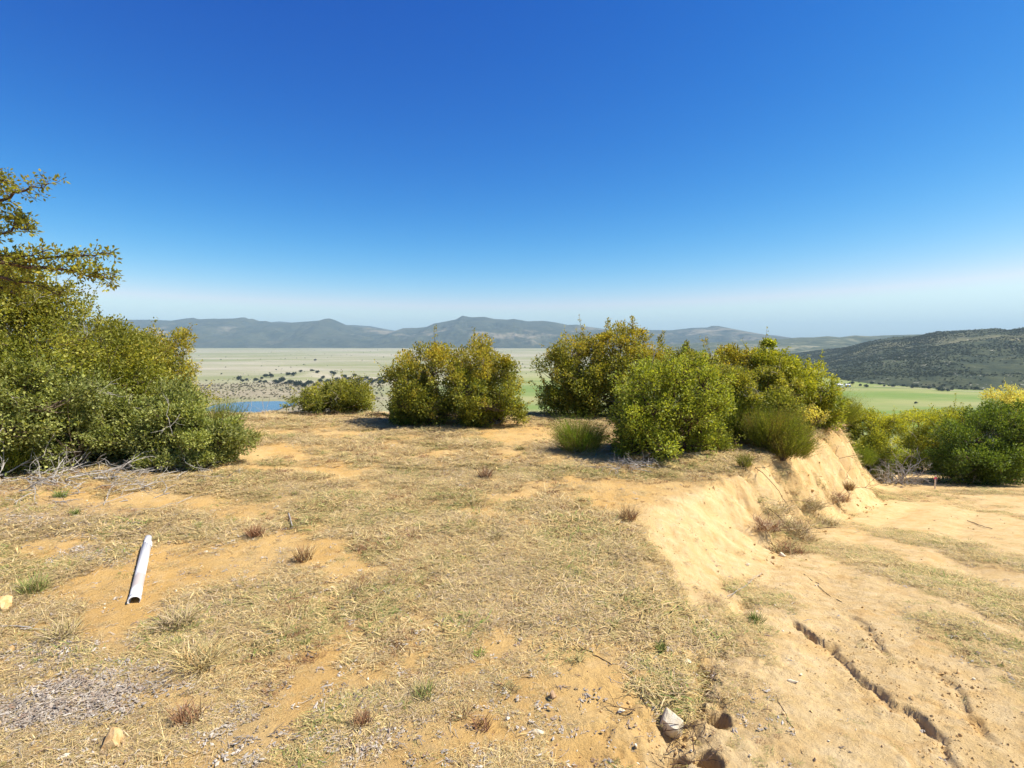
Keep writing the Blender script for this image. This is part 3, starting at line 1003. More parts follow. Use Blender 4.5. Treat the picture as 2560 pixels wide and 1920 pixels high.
# evergreen oak whose branches reach in from the left edge
ob = np.array([-6.55, 6.1, gz(-6.55, 6.1)])
r = np.random.default_rng(91)
oak = empty('oak_tree', ob, 'oak tree at the left edge with sparse leafy branches reaching into the sky', 'tree')
tb = MB(); cb = MB()
tb.tube(bez(np.array([0, 0, -.1]), np.array([.1, 0, 1.2]), np.array([.25, .05, 2.3]), 9), np.linspace(.13, .07, 9), 9)
limbs = [  # photo points the limbs run through, at distance from camera
    [(-60, 640, 6.1), (60, 655, 6.05), (150, 640, 6.0), (205, 640, 5.95), (288, 632, 5.9)],
    [(-60, 650, 6.1), (70, 668, 6.0), (160, 672, 5.9), (220, 690, 5.9), (282, 698, 5.85)],
    [(-80, 560, 6.2), (-10, 520, 6.2), (35, 480, 6.15), (80, 470, 6.1), (118, 462, 6.1)],
    [(-80, 600, 6.2), (0, 590, 6.2), (40, 570, 6.15), (62, 575, 6.1)],
    [(-90, 540, 6.2), (-50, 480, 6.2), (-5, 460, 6.2), (15, 450, 6.2)],
    [(-70, 680, 6.2), (30, 700, 6.1), (100, 715, 6.0), (150, 735, 5.95)],
    [(-90, 620, 6.2), (-20, 640, 6.2), (60, 640, 6.1), (120, 625, 6.0)],
    [(-80, 530, 6.3), (-20, 545, 6.3), (30, 540, 6.2), (50, 555, 6.2)],
    [(-90, 690, 6.3), (0, 720, 6.2), (40, 740, 6.1)],
]
for li, L_ in enumerate(limbs):
    pts = np.array([at(*q) for q in L_]) - ob
    pts = np.concatenate([[np.array([.22, .05, 2.0 + .1 * (li % 3)])], pts])
    t = np.linspace(0, 1, len(pts)); tt = np.linspace(0, 1, 16)
    pp = np.stack([np.interp(tt, t, pts[:, i]) for i in range(3)], -1) + r.normal(0, .012, (16, 3))
    tb.tube(pp, np.linspace(.028, .004, 16), 5)
    fr = np.linspace(.3, 1, 30 if li < 2 else 17)
    for f in fr:
        c = np.array([np.interp(f, tt, pp[:, i]) for i in range(3)])
        k = r.integers(1, 4)
        for j in range(k):
            d = unit(r.normal(0, 1, 3) + np.array([.6, 0, .25]))
            Lt = r.uniform(.05, .17)
            e = c + d * Lt
            tb.tube([c, (c + e) / 2 + r.normal(0, .01, 3), e], [.004, .003, .002], 3, cap=False)
            n = r.integers(7, 15)
            q = unit(r.normal(size=(n, 3)))
            p = c + (e - c) * r.uniform(.35, 1.1, (n, 1)) + q * .025
            col = pick_cols(PAL['orange'] if r.random() < .45 else PAL['olive'], r.uniform(.1, .9, n), r)
            leaves(cb, p, q + d * .5, unit(q * .4 + np.array([0, 0, .8]) + r.normal(0, .4, (n, 3))), r.uniform(.035, .06, n), r.uniform(.02, .03, n), col)
tb.build('trunk', REDBARK, oak); cb.build('crown', LEAF, oak)

shrub('scrub_oak', 'tall olive scrub oak at the left edge below the oak branches', 'shrub', G(-60, 1075),
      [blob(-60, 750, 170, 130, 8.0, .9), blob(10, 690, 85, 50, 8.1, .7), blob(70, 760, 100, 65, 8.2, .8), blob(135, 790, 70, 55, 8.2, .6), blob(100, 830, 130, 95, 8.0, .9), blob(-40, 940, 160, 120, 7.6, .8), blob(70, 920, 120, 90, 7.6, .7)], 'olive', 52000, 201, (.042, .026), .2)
shrub('scrub_oak', 'big olive green scrub oak sloping down behind the low grey green manzanita', 'shrub', G(250, 1040),
      [blob(200, 850, 110, 85, 9.6, 1.0), blob(270, 890, 115, 85, 9.6, 1.0), blob(180, 940, 130, 100, 9.2, .8), blob(310, 950, 110, 90, 9.4, .9), blob(250, 1000, 130, 70, 9.0, .6)], 'olive', 60000, 202, (.042, .026), .2)
shrub('scrub_oak', 'bronze tipped scrub oak at the right end of the left thicket', 'shrub', G(400, 1030),
      [blob(345, 870, 75, 70, 10.6, .8), blob(410, 880, 60, 65, 10.6, .7), blob(385, 940, 70, 75, 10.5, .7), blob(350, 990, 90, 70, 10.2, .7)], 'orange', 30000, 203, (.04, .025), .17, sprouts=.25)
shrub('manzanita_shrub', 'grey green leafy bush behind the dead brush at the left edge', 'shrub', G(60, 1120),
      [blob(40, 960, 100, 80, 7.3, .6), blob(130, 1000, 80, 60, 7.2, .5), blob(30, 1060, 90, 60, 7.0, .5)], 'grey', 20000, 204, (.04, .026), .17)
shrub('manzanita_shrub', 'wide low grey green manzanita in front of the left thicket', 'shrub', G(380, 1160),
      [blob(220, 1075, 90, 65, 8.1, .5), blob(320, 1045, 95, 68, 8.3, .55), blob(420, 1045, 80, 70, 8.2, .55), blob(500, 1080, 75, 60, 8.1, .5), blob(330, 1095, 110, 50, 7.9, .4), blob(440, 1110, 90, 42, 7.9, .35), blob(540, 1105, 50, 42, 8.1, .35)], 'grey', 64000, 205, (.036, .025), .15, low=-.3)
shrub('leafy_bush', 'small low bush at the right foot of the left manzanita', 'shrub', G(520, 1178),
      [blob(510, 1150, 40, 26, 7.9, .25), blob(410, 1158, 50, 18, 7.7, .2)], 'grey', 7000, 206, (.03, .02), .10, low=-.2)
broom('broom_shrub', 'upright yellowish broom rising behind the left manzanita', 'shrub', G(560, 1100), .42, .35, .95, 900, 207, [(.10, .12, .02), (.14, .15, .03), (.19, .18, .04)], .6)
broom('broom_shrub', 'thin straggly green sprig right of the left manzanita', 'shrub', G(625, 1115), .26, .2, .42, 200, 208, [(.12, .14, .03), (.18, .18, .05)], .7)
broom('broom_shrub', 'yellow green broom at the very left edge above the dead brush', 'shrub', G(30, 1185), .38, .35, .62, 900, 209, [(.13, .15, .02), (.19, .19, .03), (.10, .12, .02)], .6)
shrub('leafy_bush', 'small yellowing bush beyond the plateau edge left of the pond', 'shrub', at(455, 1010, 17) - np.array([0, 0, .6]),
      [blob(455, 945, 20, 22, 17, .25), blob(480, 1000, 50, 40, 17, .5), blob(430, 980, 40, 30, 17, .4)], 'pale', 5000, 210, (.045, .03), .17)

# ------------------------------------------------------------------ shrubs: middle
shrub('leafy_bush', 'small rounded bush on the plateau edge right of the pond', 'shrub', G(825, 1018),
      [blob(765, 1000, 48, 28, 14.8, .5), blob(830, 990, 60, 36, 14.8, .6), blob(890, 998, 42, 30, 14.8, .5), blob(850, 970, 50, 22, 15.2, .5)], 'olive', 26000, 211, (.045, .026), .17, low=-.5)
shrub('scrub_oak', 'broad bronze green scrub oak in the middle, left of the gap', 'shrub', G(1140, 1040),
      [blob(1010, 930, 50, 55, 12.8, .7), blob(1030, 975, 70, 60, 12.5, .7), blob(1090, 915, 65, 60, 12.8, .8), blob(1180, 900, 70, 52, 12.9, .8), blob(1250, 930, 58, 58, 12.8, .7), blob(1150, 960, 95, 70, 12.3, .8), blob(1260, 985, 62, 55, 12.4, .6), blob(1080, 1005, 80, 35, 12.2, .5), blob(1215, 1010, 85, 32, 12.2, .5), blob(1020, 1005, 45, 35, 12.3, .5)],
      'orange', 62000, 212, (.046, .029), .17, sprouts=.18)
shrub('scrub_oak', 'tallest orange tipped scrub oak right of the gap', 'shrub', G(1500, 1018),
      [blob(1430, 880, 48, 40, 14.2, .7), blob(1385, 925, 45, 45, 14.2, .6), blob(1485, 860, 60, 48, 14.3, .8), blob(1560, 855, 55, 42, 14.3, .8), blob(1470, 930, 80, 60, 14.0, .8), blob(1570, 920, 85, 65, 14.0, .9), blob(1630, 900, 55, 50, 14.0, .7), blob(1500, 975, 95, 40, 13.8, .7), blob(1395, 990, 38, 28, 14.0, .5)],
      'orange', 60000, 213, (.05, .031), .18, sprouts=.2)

# ------------------------------------------------------------------ shrubs: right thicket above the cut bank
shrub('manzanita_shrub', 'open branched green manzanita with dark stems at the front of the right thicket', 'shrub', G(1690, 1128),
      [blob(1600, 960, 60, 50, 9.3, .5), blob(1690, 940, 75, 50, 9.5, .6), blob(1790, 1010, 50, 60, 9.5, .5), blob(1760, 960, 60, 60, 9.4, .5), blob(1640, 1010, 70, 50, 9.1, .5), blob(1730, 1030, 70, 55, 9.1, .5), blob(1570, 1030, 45, 45, 9.2, .4), blob(1660, 1105, 48, 34, 8.7, .3), blob(1600, 1060, 55, 40, 9.0, .4)],
      'green', 34000, 221, (.036, .026), .14, bark=REDBARK, stem_r=.028, sprouts=.2)
broom('broom_shrub', 'round bright green broom standing alone on the plateau', 'shrub', G(1450, 1130), .50, .45, .62, 2600, 222, [(.16, .11, .045), (.12, .115, .03), (.12, .165, .02), (.14, .185, .02)], .75, .005)
broom('broom_shrub', 'dry brown broom between the lone broom and the manzanita', 'shrub', G(1590, 1120), .42, .35, .38, 900, 223, [(.13, .09, .04), (.11, .11, .03), (.16, .13, .05)], .7)
broom('broom_shrub', 'tall feathery olive broom behind the bank edge', 'shrub', G(1840, 1105), .85, .6, 1.18, 5200, 224, [(.10, .12, .018), (.125, .15, .02), (.15, .17, .025), (.08, .095, .02)], .5, .006)
broom('broom_shrub', 'vivid green broom spilling over the bank edge', 'shrub', G(1915, 1122), .6, .5, .95, 4200, 225, [(.11, .12, .022), (.125, .145, .02), (.16, .165, .03), (.15, .11, .04)], .6, .006, lean=(.25, -.1))
broom('broom_shrub', 'drooping green broom hanging lowest over the bank face', 'shrub', G(1955, 1150), .42, .4, .62, 2200, 2251, [(.12, .115, .03), (.13, .15, .02), (.17, .17, .035), (.15, .12, .045)], .7, .007, lean=(.2, -.15))
broom('broom_shrub', 'low grassy broom under the manzanita at the bank top', 'shrub', G(1770, 1125), .48, .3, .42, 1100, 226, [(.13, .13, .03), (.18, .17, .045), (.11, .14, .02)], .75)
shrub('leafy_bush', 'glossy green bush tucked between the brooms above the bank', 'shrub', G(1900, 1085),
      [blob(1830, 965, 75, 55, 11.0, .6), blob(1720, 925, 60, 42, 12.2, .6), blob(1960, 1040, 45, 40, 11.0, .4), blob(1865, 1040, 70, 50, 10.5, .5), blob(1900, 1000, 65, 50, 10.8, .5), blob(1930, 960, 60, 45, 11.0, .5), blob(1940, 1020, 40, 45, 10.5, .4)], 'olive', 42000, 227, (.04, .027), .16, skirt=False)
shrub('scrub_oak', 'orange tipped oak at the back of the right thicket', 'shrub', at(1800, 1015, 13.2) * np.array([1, 1, 0]) + np.array([0, 0, gz(4.9, 13.2)]),
      [blob(1740, 930, 60, 50, 12.8, .6), blob(1800, 905, 60, 45, 12.9, .7), blob(1860, 915, 55, 45, 12.9, .7), blob(1810, 960, 90, 45, 12.5, .6), blob(1690, 915, 55, 35, 13.0, .6), blob(1900, 900, 50, 35, 13.0, .6)], 'orange', 36000, 228, (.046, .029), .18, sprouts=.25)
shrub('scrub_oak', 'rounded yellow green oak with dark stems at the end of the bank', 'shrub', G(1990, 1050),
      [blob(1920, 915, 55, 40, 12.6, .7), blob(1975, 930, 60, 48, 12.4, .7), blob(2020, 965, 50, 48, 12.3, .6), blob(2045, 960, 40, 48, 12.3, .5), blob(2075, 1000, 40, 35, 12.4, .5), blob(1960, 985, 60, 45, 12.2, .5)], 'yellow', 40000, 229, (.046, .029), .17)
# lone shoot with a round tuft standing out of the thicket
shrub('tufted_shoot', 'thin stalk with a round green tuft sticking out above the thicket', 'shrub', at(1925, 925, 13.2), [blob(1927, 862, 16, 9, 12.4, .13)], 'green', 700, 230, (.05, .03), .07, low=-.1, stem_r=.014, interior=.0, skirt=False, shoots=0)
broom('broom_shrub', 'olive broom overhanging the far nose of the bank', 'shrub', G(2080, 1062), .62, .5, .86, 2600, 231, [(.10, .115, .018), (.13, .14, .02), (.16, .16, .03)], .6, .006, lean=(.12, 0))
broom('broom_shrub', 'small dry broom tuft rooted on the bank crest', 'shrub', G(1862, 1172), .13, .12, .26, 260, 232, [(.12, .12, .03), (.15, .14, .04)], .7, .005)
shrub('leafy_bush', 'straw coloured dry bush on the bank crest below the oaks', 'shrub', G(2010, 1062), [blob(1995, 1040, 35, 20, 11.4, .25), blob(2040, 1045, 25, 18, 11.4, .2)], 'pale', 2200, 233, (.03, .02), .1)

# ------------------------------------------------------------------ shrubs: beyond the track on the right
def GR(u, v, Yd):
    p = at(u, v, Yd)
    return np.array([p[0], p[1], gz(p[0], p[1])])


shrub('chamise_shrub', 'dark stemmed bush at the end of the track beside the bank nose', 'shrub', G(2195, 1178),
      [blob(2150, 1045, 40, 32, 17.5, .6), blob(2190, 1080, 60, 38, 17.0, .7), blob(2220, 1060, 45, 30, 17.3, .6), blob(2160, 1110, 45, 45, 16.8, .5)], 'yellow', 34000, 241, (.045, .026), .2, bark=REDBARK)
broom('broom_shrub', 'green broom at the foot of the bank nose', 'shrub', G(2155, 1165), .45, .4, .75, 1200, 242, [(.09, .12, .018), (.12, .15, .025)], .6)
shrub('chamise_shrub', 'yellow topped bushes behind the grey dead bush', 'shrub', GR(2360, 1150, 20.5),
      [blob(2290, 1045, 45, 24, 20.5, .8), blob(2360, 1048, 55, 26, 20.5, .8), blob(2430, 1055, 60, 28, 20, .8), blob(2400, 1090, 90, 40, 19.6, .8), blob(2330, 1100, 60, 40, 20, .8)], 'yellow', 52000, 243, (.055, .03), .24, density=1.5)
shrub('scrub_oak', 'large dark green oak bush at the right edge behind the stake', 'shrub', G(2470, 1198),
      [blob(2430, 1090, 75, 55, 16.8, .9), blob(2500, 1065, 80, 60, 17, 1.0), blob(2560, 1090, 80, 80, 17, 1.0), blob(2450, 1145, 85, 48, 16.2, .8), blob(2530, 1150, 90, 48, 16.2, .8), blob(2400, 1130, 55, 40, 16.4, .6)], 'dark', 70000, 244, (.05, .03), .22)
shrub('chamise_shrub', 'pale straw topped bush at the right edge behind the dark oak', 'shrub', GR(2520, 1120, 20),
      [blob(2500, 1015, 50, 35, 20, .9), blob(2570, 1010, 70, 40, 20, .9), blob(2530, 1060, 100, 40, 19.8, .9)], 'pale', 34000, 245, (.05, .03), .24)
shrub('leafy_bush', 'bright green low bush at the foot of the grey dead bush', 'shrub', G(2262, 1170), [blob(2265, 1140, 30, 17, 17.3, .35), blob(2280, 1148, 25, 14, 17.1, .3)], 'green', 5000, 246, (.04, .025), .15, low=-.2)
broom('broom_shrub', 'olive broom clump at the bend of the track', 'shrub', G(2195, 1200), .40, .35, .52, 900, 247, [(.11, .115, .03), (.15, .15, .04), (.10, .14, .02)], .75)
broom('broom_shrub', 'thin yellow green broom left of the dark oak bush', 'shrub', G(2335, 1180), .33, .3, .52, 700, 248, [(.14, .15, .03), (.18, .18, .04)], .75)
broom('broom_shrub', 'bright lime weed in front of the dead bush', 'shrub', G(2265, 1185), .17, .16, .2, 300, 249, [(.16, .22, .02), (.2, .25, .03)], .7, .008)
broom('broom_shrub', 'grey olive broom at the right edge below the dark oak', 'shrub', G(2545, 1205), .35, .3, .4, 600, 250, [(.14, .13, .05), (.17, .15, .06)], .7)

r = np.random.default_rng(400)
db = GR(2240, 1170, 17.6)
dead = empty('dead_shrub', db, 'grey leafless dead bush with tangled bare branches', 'dead shrub')
dm = MB()
for i in range(20):
    a = r.uniform(0, 6.28)
    branchy(dm, np.array([r.uniform(-.3, .3), r.uniform(-.3, .3), -.05]), unit(np.array([math.cos(a) * 1.1, math.sin(a) * .8, r.uniform(.8, 1.5)])), r.uniform(.55, .8), .022, 3, r, .0, 3, .55)
dm.build('branch', DEAD, dead)

# ------------------------------------------------------------------ ground cover (stuff, scattered with geometry nodes)
def proto_coll(name, meshes):
    col = bpy.data.collections.new(name)
    for i, (me, mat) in enumerate(meshes):
        me.materials.append(mat)
        o = bpy.data.objects.new('%s_%02d' % (name, i), me)
        col.objects.link(o)
    return col


def scatter(name, pts, rot, scl, idx, coll, label, cat):
    me = bpy.data.meshes.new(name)
    me.vertices.add(len(pts))
    me.vertices.foreach_set('co', np.asarray(pts, np.float32).ravel())
    a = me.attributes.new('rot', 'FLOAT_VECTOR', 'POINT'); a.data.foreach_set('vector', np.asarray(rot, np.float32).ravel())
    a = me.attributes.new('scl', 'FLOAT_VECTOR', 'POINT')
    scl = np.asarray(scl, np.float32)
    if scl.ndim == 1:
        scl = np.repeat(scl[:, None], 3, 1)
    a.data.foreach_set('vector', scl.ravel())
    a = me.attributes.new('idx', 'INT', 'POINT'); a.data.foreach_set('value', np.asarray(idx, np.int32))
    o = bpy.data.objects.new(name, me)
    C.objects.link(o)
    ng = bpy.data.node_groups.new(name + '_scatter', 'GeometryNodeTree')
    ng.interface.new_socket('Geometry', in_out='INPUT', socket_type='NodeSocketGeometry')
    ng.interface.new_socket('Geometry', in_out='OUTPUT', socket_type='NodeSocketGeometry')
    gi = ng.nodes.new('NodeGroupInput'); go = ng.nodes.new('NodeGroupOutput')
    ci = ng.nodes.new('GeometryNodeCollectionInfo')
    ci.inputs['Collection'].default_value = coll
    ci.inputs['Separate Children'].default_value = True
    ci.inputs['Reset Children'].default_value = True
    ip = ng.nodes.new('GeometryNodeInstanceOnPoints')
    ip.inputs['Pick Instance'].default_value = True

    def na(nm, typ):
        n = ng.nodes.new('GeometryNodeInputNamedAttribute')
        n.data_type = typ
        n.inputs['Name'].default_value = nm
        return n.outputs['Attribute']
    ng.links.new(gi.outputs[0], ip.inputs['Points'])
    ng.links.new(ci.outputs[0], ip.inputs['Instance'])
    ng.links.new(na('idx', 'INT'), ip.inputs['Instance Index'])
    e2r = ng.nodes.new('FunctionNodeEulerToRotation')
    ng.links.new(na('rot', 'FLOAT_VECTOR'), e2r.inputs[0])
    ng.links.new(e2r.outputs[0], ip.inputs['Rotation'])
    ng.links.new(na('scl', 'FLOAT_VECTOR'), ip.inputs['Scale'])
    ng.links.new(ip.outputs[0], go.inputs[0])
    md = o.modifiers.new('scatter', 'NODES')
    md.node_group = ng
    return tag(o, label, cat, kind='stuff')


def blade_mesh(name, n, R, Lr, lean, cols, wid, r, curl=.5, wind=(0, 0), root=.0):
    """curved grass blades, two quads and a tip each"""
    a = r.uniform(0, 6.283, n); q = R * np.sqrt(r.random(n))
    p0 = np.stack([np.cos(a) * q, np.sin(a) * q, np.full(n, -.006)], -1)
    az = r.uniform(0, 6.283, n)
    ln = np.clip(r.normal(lean, .18, n), .02, 1.45)
    d0 = np.stack([np.sin(ln) * np.cos(az) + wind[0], np.sin(ln) * np.sin(az) + wind[1], np.cos(ln)], -1)
    d0 = unit(d0)
    L = r.uniform(Lr[0], Lr[1], n)
    side = unit(np.cross(d0, np.array([0, 0, 1.0])) + r.normal(0, .3, (n, 3)))
    w = (wid * r.uniform(.6, 1.3, n))[:, None]
    down = np.array([0, 0, -1.0]) * (curl * L)[:, None]
    P = [p0 + d0 * (L * t)[:, None] + down * t * t * .55 for t in (0, .45, 1.0)]
    for pp in P[1:]:
        pp[:, 2] = np.maximum(pp[:, 2], .003 + .012 * r.random(n))
    V = np.stack([P[0] - side * w, P[0] + side * w, P[1] - side * w * .8, P[1] + side * w * .8, P[2]], 1).reshape(-1, 3)
    b = np.arange(n)[:, None] * 5
    Q = b + np.array([[0, 1, 3, 2]]); T = b + np.array([[2, 3, 4]])
    cols = np.array(cols)
    c = cols[r.integers(0, len(cols), n)] * r.uniform(.7, 1.25, (n, 1))
    mb = MB(); mb.add(V, Q, T, np.repeat(c, 5, 0))
    return mb.mesh(name)


STRAW = [(.66, .49, .21), (.56, .39, .155), (.74, .58, .30), (.42, .26, .11)]
GREYG = [(.50, .37, .21), (.38, .265, .15), (.58, .45, .28)]
OLIVE = [(.42, .345, .14), (.31, .26, .10), (.48, .385, .17)]
GREENG = [(.20, .26, .06), (.26, .30, .08), (.16, .21, .05)]
RUST = [(.30, .15, .075), (.24, .12, .06), (.38, .21, .11), (.20, .11, .06)]
r = np.random.default_rng(500)
gp_ = []
for i in range(4):   # matted straw
    gp_.append((blade_mesh('a', 110, .12, (.035, .10), 1.15, STRAW + GREYG[:1] + OLIVE[:1], .0016, r, .5), GRASS))
for i in range(3):   # greyish matted
    gp_.append((blade_mesh('b', 110, .12, (.03, .09), 1.1, GREYG + STRAW[:2] + OLIVE[:1], .0016, r, .5), GRASS))
for i in range(2):   # olive
    gp_.append((blade_mesh('c', 110, .11, (.03, .09), .95, OLIVE + STRAW[:2] + GREENG[:1], .002, r, .5), GRASS))
for i in range(2):   # rusty stubs
    gp_.append((blade_mesh('d', 60, .055, (.03, .085), .6, RUST, .0018, r, .2), GRASS))
for i in range(2):   # green tuft
    gp_.append((blade_mesh('e', 60, .03, (.05, .13), .5, GREENG + OLIVE[:1], .0017, r, .35), GRASS))
for i in range(2):   # long upright stalks
    gp_.append((blade_mesh('f', 26, .10, (.13, .30), .75, STRAW + GREYG[:1], .0012, r, .35), GRASS))
GC = proto_coll('grass_clump', gp_)


def sample_ground(n, y0, y1, marg, r, dens):
    y = r.uniform(y0, y1, n * 3)
    x = r.uniform(-1, 1, n * 3) * (.95 * y1 + marg)
    k = np.abs(x) < .95 * y + marg
    x, y = x[k], y[k]
    cov, lit, road, bare = zones(x, y)
    p = dens(x, y, cov, lit, road, bare)
    k = r.random(len(x)) < p
    return x[k], y[k], cov[k], lit[k], road[k]


allp = []
bands = [(1.3, 3.2, 3600, .62), (3.2, 5.5, 4200, .8), (5.5, 9, 5000, 1.0), (9, 16, 5600, 1.3)]
for y0, y1, n, sc in bands:
    x, y, cov, lit, road = sample_ground(n, y0, y1, 1.3, r, lambda x, y, c, l, rd, b: np.clip((.03 + .97 * c ** 1.5) * (1 - .8 * l) * np.where(rd > .5, 1.0, 1), 0, 1))
    allp.append(np.stack([x, y, cov, lit, road, np.full(len(x), sc)], -1))
A = np.concatenate(allp)
x, y = A[:, 0], A[:, 1]
n = len(x)
hue = fbm(x * .8, y * .8, 3, 601); hue2 = fbm(x * 2.1 + 7, y * 2.1, 3, 607)
u = r.random(n)
idx = r.integers(0, 4, n)
idx = np.where((hue > .52) & (u < .6), r.integers(4, 7, n), idx)
idx = np.where((hue2 > .60) & (u < .5), r.integers(7, 9, n), idx)
idx = np.where((A[:, 4] > .5) & (u < .3), r.integers(7, 9, n), idx)
idx = np.where((hue < .47) & (u > .60), r.integers(9, 11, n), idx)
idx = np.where((u > .955) & (u < .978) & (hue2 < .56), r.integers(9, 11, n), idx)
idx = np.where(u > .985, r.integers(11, 13, n), idx)
idx = np.where((u > .88) & (u < .93), r.integers(13, 15, n), idx)
rot = np.stack([r.normal(0, .08, n), r.normal(0, .08, n), r.uniform(0, 6.283, n)], -1)
hgt = fbm(x * 1.3, y * 1.3, 3, 611)
scl = A[:, 5] * r.uniform(.6, 1.25, n) * (.55 + .9 * A[:, 2]) * (.6 + .8 * hgt) * np.where(A[:, 4] > .5, .75, 1)
sv = np.stack([scl * np.where(idx > 8, .9, 1.25), scl * np.where(idx > 8, .9, 1.25), scl * np.where(A[:, 4] > .5, .46, .5)], -1)
scatter('dry_grass', np.stack([x, y, H(x, y)], -1), rot, sv, idx, GC, 'short matted dry grass covering the plateau and patches of the track', 'grass')
print('grass clumps', n)

# leaf litter and twigs
m, nt, out = new_mat('leaf_litter')
oi = nt.nodes.new('ShaderNodeObjectInfo')
cr_ = nt.nodes.new('ShaderNodeValToRGB')
els = [(0, (.17, .125, .09)), (.25, (.36, .30, .24)), (.5, (.42, .37, .30)), (.7, (.27, .17, .11)), (.85, (.58, .52, .44)), (1, (.36, .28, .19))]
cr_.color_ramp.elements[0].color = rgba(els[0][1]); cr_.color_ramp.elements[1].color = rgba(els[-1][1])
for p_, c_ in els[1:-1]:
    e = cr_.color_ramp.elements.new(p_); e.color = rgba(c_)
nt.links.new(oi.outputs['Random'], cr_.inputs[0])
bsdf(nt, out, cr_.outputs[0], .75, .25)
LITM = m
lp = []
for i in range(5):
    mb = MB()
    for k in range(7):
        a = r.uniform(0, 6.28); L = r.uniform(.010, .024); W = L * r.uniform(.35, .6)
        c = np.array([r.uniform(-.05, .05), r.uniform(-.05, .05), r.uniform(.003, .012)])
        ax = np.array([math.cos(a), math.sin(a), r.uniform(-.25, .35)]); sd = np.array([-math.sin(a), math.cos(a), r.uniform(-.5, .5)])
        bow = np.array([0, 0, .3 * W])
        mb.add([c - ax * L, c + sd * W - bow, c + ax * L, c - sd * W - bow, c + bow], None, [(0, 1, 4), (1, 2, 4), (2, 3, 4), (3, 0, 4)])
    lp.append((mb.mesh('litter'), LITM))
for i in range(4):
    mb = MB()
    for k in range(2):
        a = r.uniform(0, 6.28); L = r.uniform(.05, .16)
        q = np.array([[t * L * math.cos(a) - L / 2 * math.cos(a), t * L * math.sin(a) - L / 2 * math.sin(a), .006 + .012 * math.sin(t * 3 + i)] for t in np.linspace(0, 1, 5)])
        q += r.normal(0, .004, q.shape) + np.array([r.uniform(-.04, .04), r.uniform(-.04, .04), .004])
        mb.tube(q, np.linspace(.003, .0015, 5), 4)
    lp.append((mb.mesh('twig'), LITM))
LC = proto_coll('litter_piece', lp)
pts = []
for y0, y1, nn in ((1.3, 3.2, 40000), (3.2, 6, 30000), (6, 11, 16000)):
    x, y, cov, lit, road = sample_ground(nn, y0, y1, 1.3, r, lambda x, y, c, l, rd, b: np.clip(.014 * (1 - .93 * rd) + .95 * l ** 1.6 * (1 - rd) + .04 * c, 0, 1))
    pts.append(np.stack([x, y, lit, road], -1))
A = np.concatenate(pts); n = len(A); x, y = A[:, 0], A[:, 1]
idx = np.where(r.random(n) < .22, r.integers(5, 9, n), r.integers(0, 5, n))
rot = np.stack([r.normal(0, .2, n), r.normal(0, .2, n), r.uniform(0, 6.28, n)], -1)
scatter('leaf_litter', np.stack([x, y, H(x, y) + .002], -1), rot, r.uniform(.32, .8, n), idx, LC, 'grey brown leaf litter and twigs strewn over the sand', 'leaf litter')
print('litter', n)

# pebbles
def rock_mesh(name, rad, r, sub=2, squash=(1, .8, .6), jag=.35):
    import bmesh
    bm = bmesh.new()
    bmesh.ops.create_icosphere(bm, subdivisions=sub, radius=1)
    cuts = [(unit(r.normal(size=3)), r.uniform(.38, .72)) for _ in range(13)]
    for v in bm.verts:
        p = np.array(v.co)
        for nrm, d in cuts:
            k = p @ nrm
            if k > d:
                p = p - nrm * (k - d)
        p = p * (1 + r.normal(0, .012 * jag))
        v.co = p * np.array(squash) * rad
    me = bpy.data.meshes.new(name)
    bm.to_mesh(me); bm.free()
    return me


def rock_mat(name, a, b, c):
    m, nt, out = new_mat(name)
    t = nt.nodes.new('ShaderNodeTexCoord')
    n1 = noise_node(nt, t.outputs['Object'], 18, 5, .6)
    n2 = noise_node(nt, t.outputs['Object'], 75, 4, .7)
    col = mixc(nt, ramp(nt, n1, .4, .62), a, b)
    col = mixc(nt, mth(nt, 'MULTIPLY', ramp(nt, n2, .55, .75), .6), col, c)
    bsdf(nt, out, col, .85, .2, mth(nt, 'ADD', n1, mth(nt, 'MULTIPLY', n2, .5)), .6, .012)
    return m


ROCKW = rock_mat('quartz_rock', (.70, .58, .38), (.78, .70, .54), (.46, .32, .17))
ROCKT = rock_mat('ochre_rock', (.56, .33, .13), (.68, .48, .24), (.36, .16, .06))
ROCKB = rock_mat('brown_rock', (.36, .22, .12), (.48, .33, .2), (.2, .12, .07))
ROCKG = rock_mat('granite_boulder', (.34, .29, .22), (.46, .41, .33), (.2, .17, .12))
pp = [(rock_mesh('pebble', .011, r, 1), [ROCKW, ROCKT, ROCKB, ROCKW][i % 4]) for i in range(8)]
PC = proto_coll('pebble', pp)
x, y, cov, lit, road = sample_ground(26000, 1.3, 7.5, 1.0, r, lambda x, y, c, l, rd, b: np.clip(.02 + .16 * fbm(x * 1.1, y * 1.1, 3, 701) ** 3 * 3 + .25 * np.exp(-((x - .55) / .75) ** 2 - ((y - 2.2) / .8) ** 2) - .05 * rd, 0, 1) * np.clip(2.4 / y, .2, 1))
n = len(x)
scatter('pebbles', np.stack([x, y, H(x, y) + .003], -1), np.stack([r.uniform(0, 6, n), r.uniform(0, 6, n), r.uniform(0, 6, n)], -1), np.clip(r.lognormal(-.5, .55, n), .2, 2.2), r.integers(0, 8, n), PC, 'pale pebbles and gravel scattered over the soil', 'pebbles')
print('pebbles', n)

# crumbled soil along the ditch, the toe of the bank and the cracks
m, nt, out = new_mat('soil_clod')
t = nt.nodes.new('ShaderNodeTexCoord')
cn = noise_node(nt, t.outputs['Object'], 60, 4, .7)
bsdf(nt, out, mixc(nt, ramp(nt, cn, .35, .65), (.50, .31, .125), (.64, .45, .21)), .95, .1, cn, .6, .01)
CLC = proto_coll('clod', [(rock_mesh('clod', .012, r, 1, (1, .85, .7)), m) for i in range(5)])


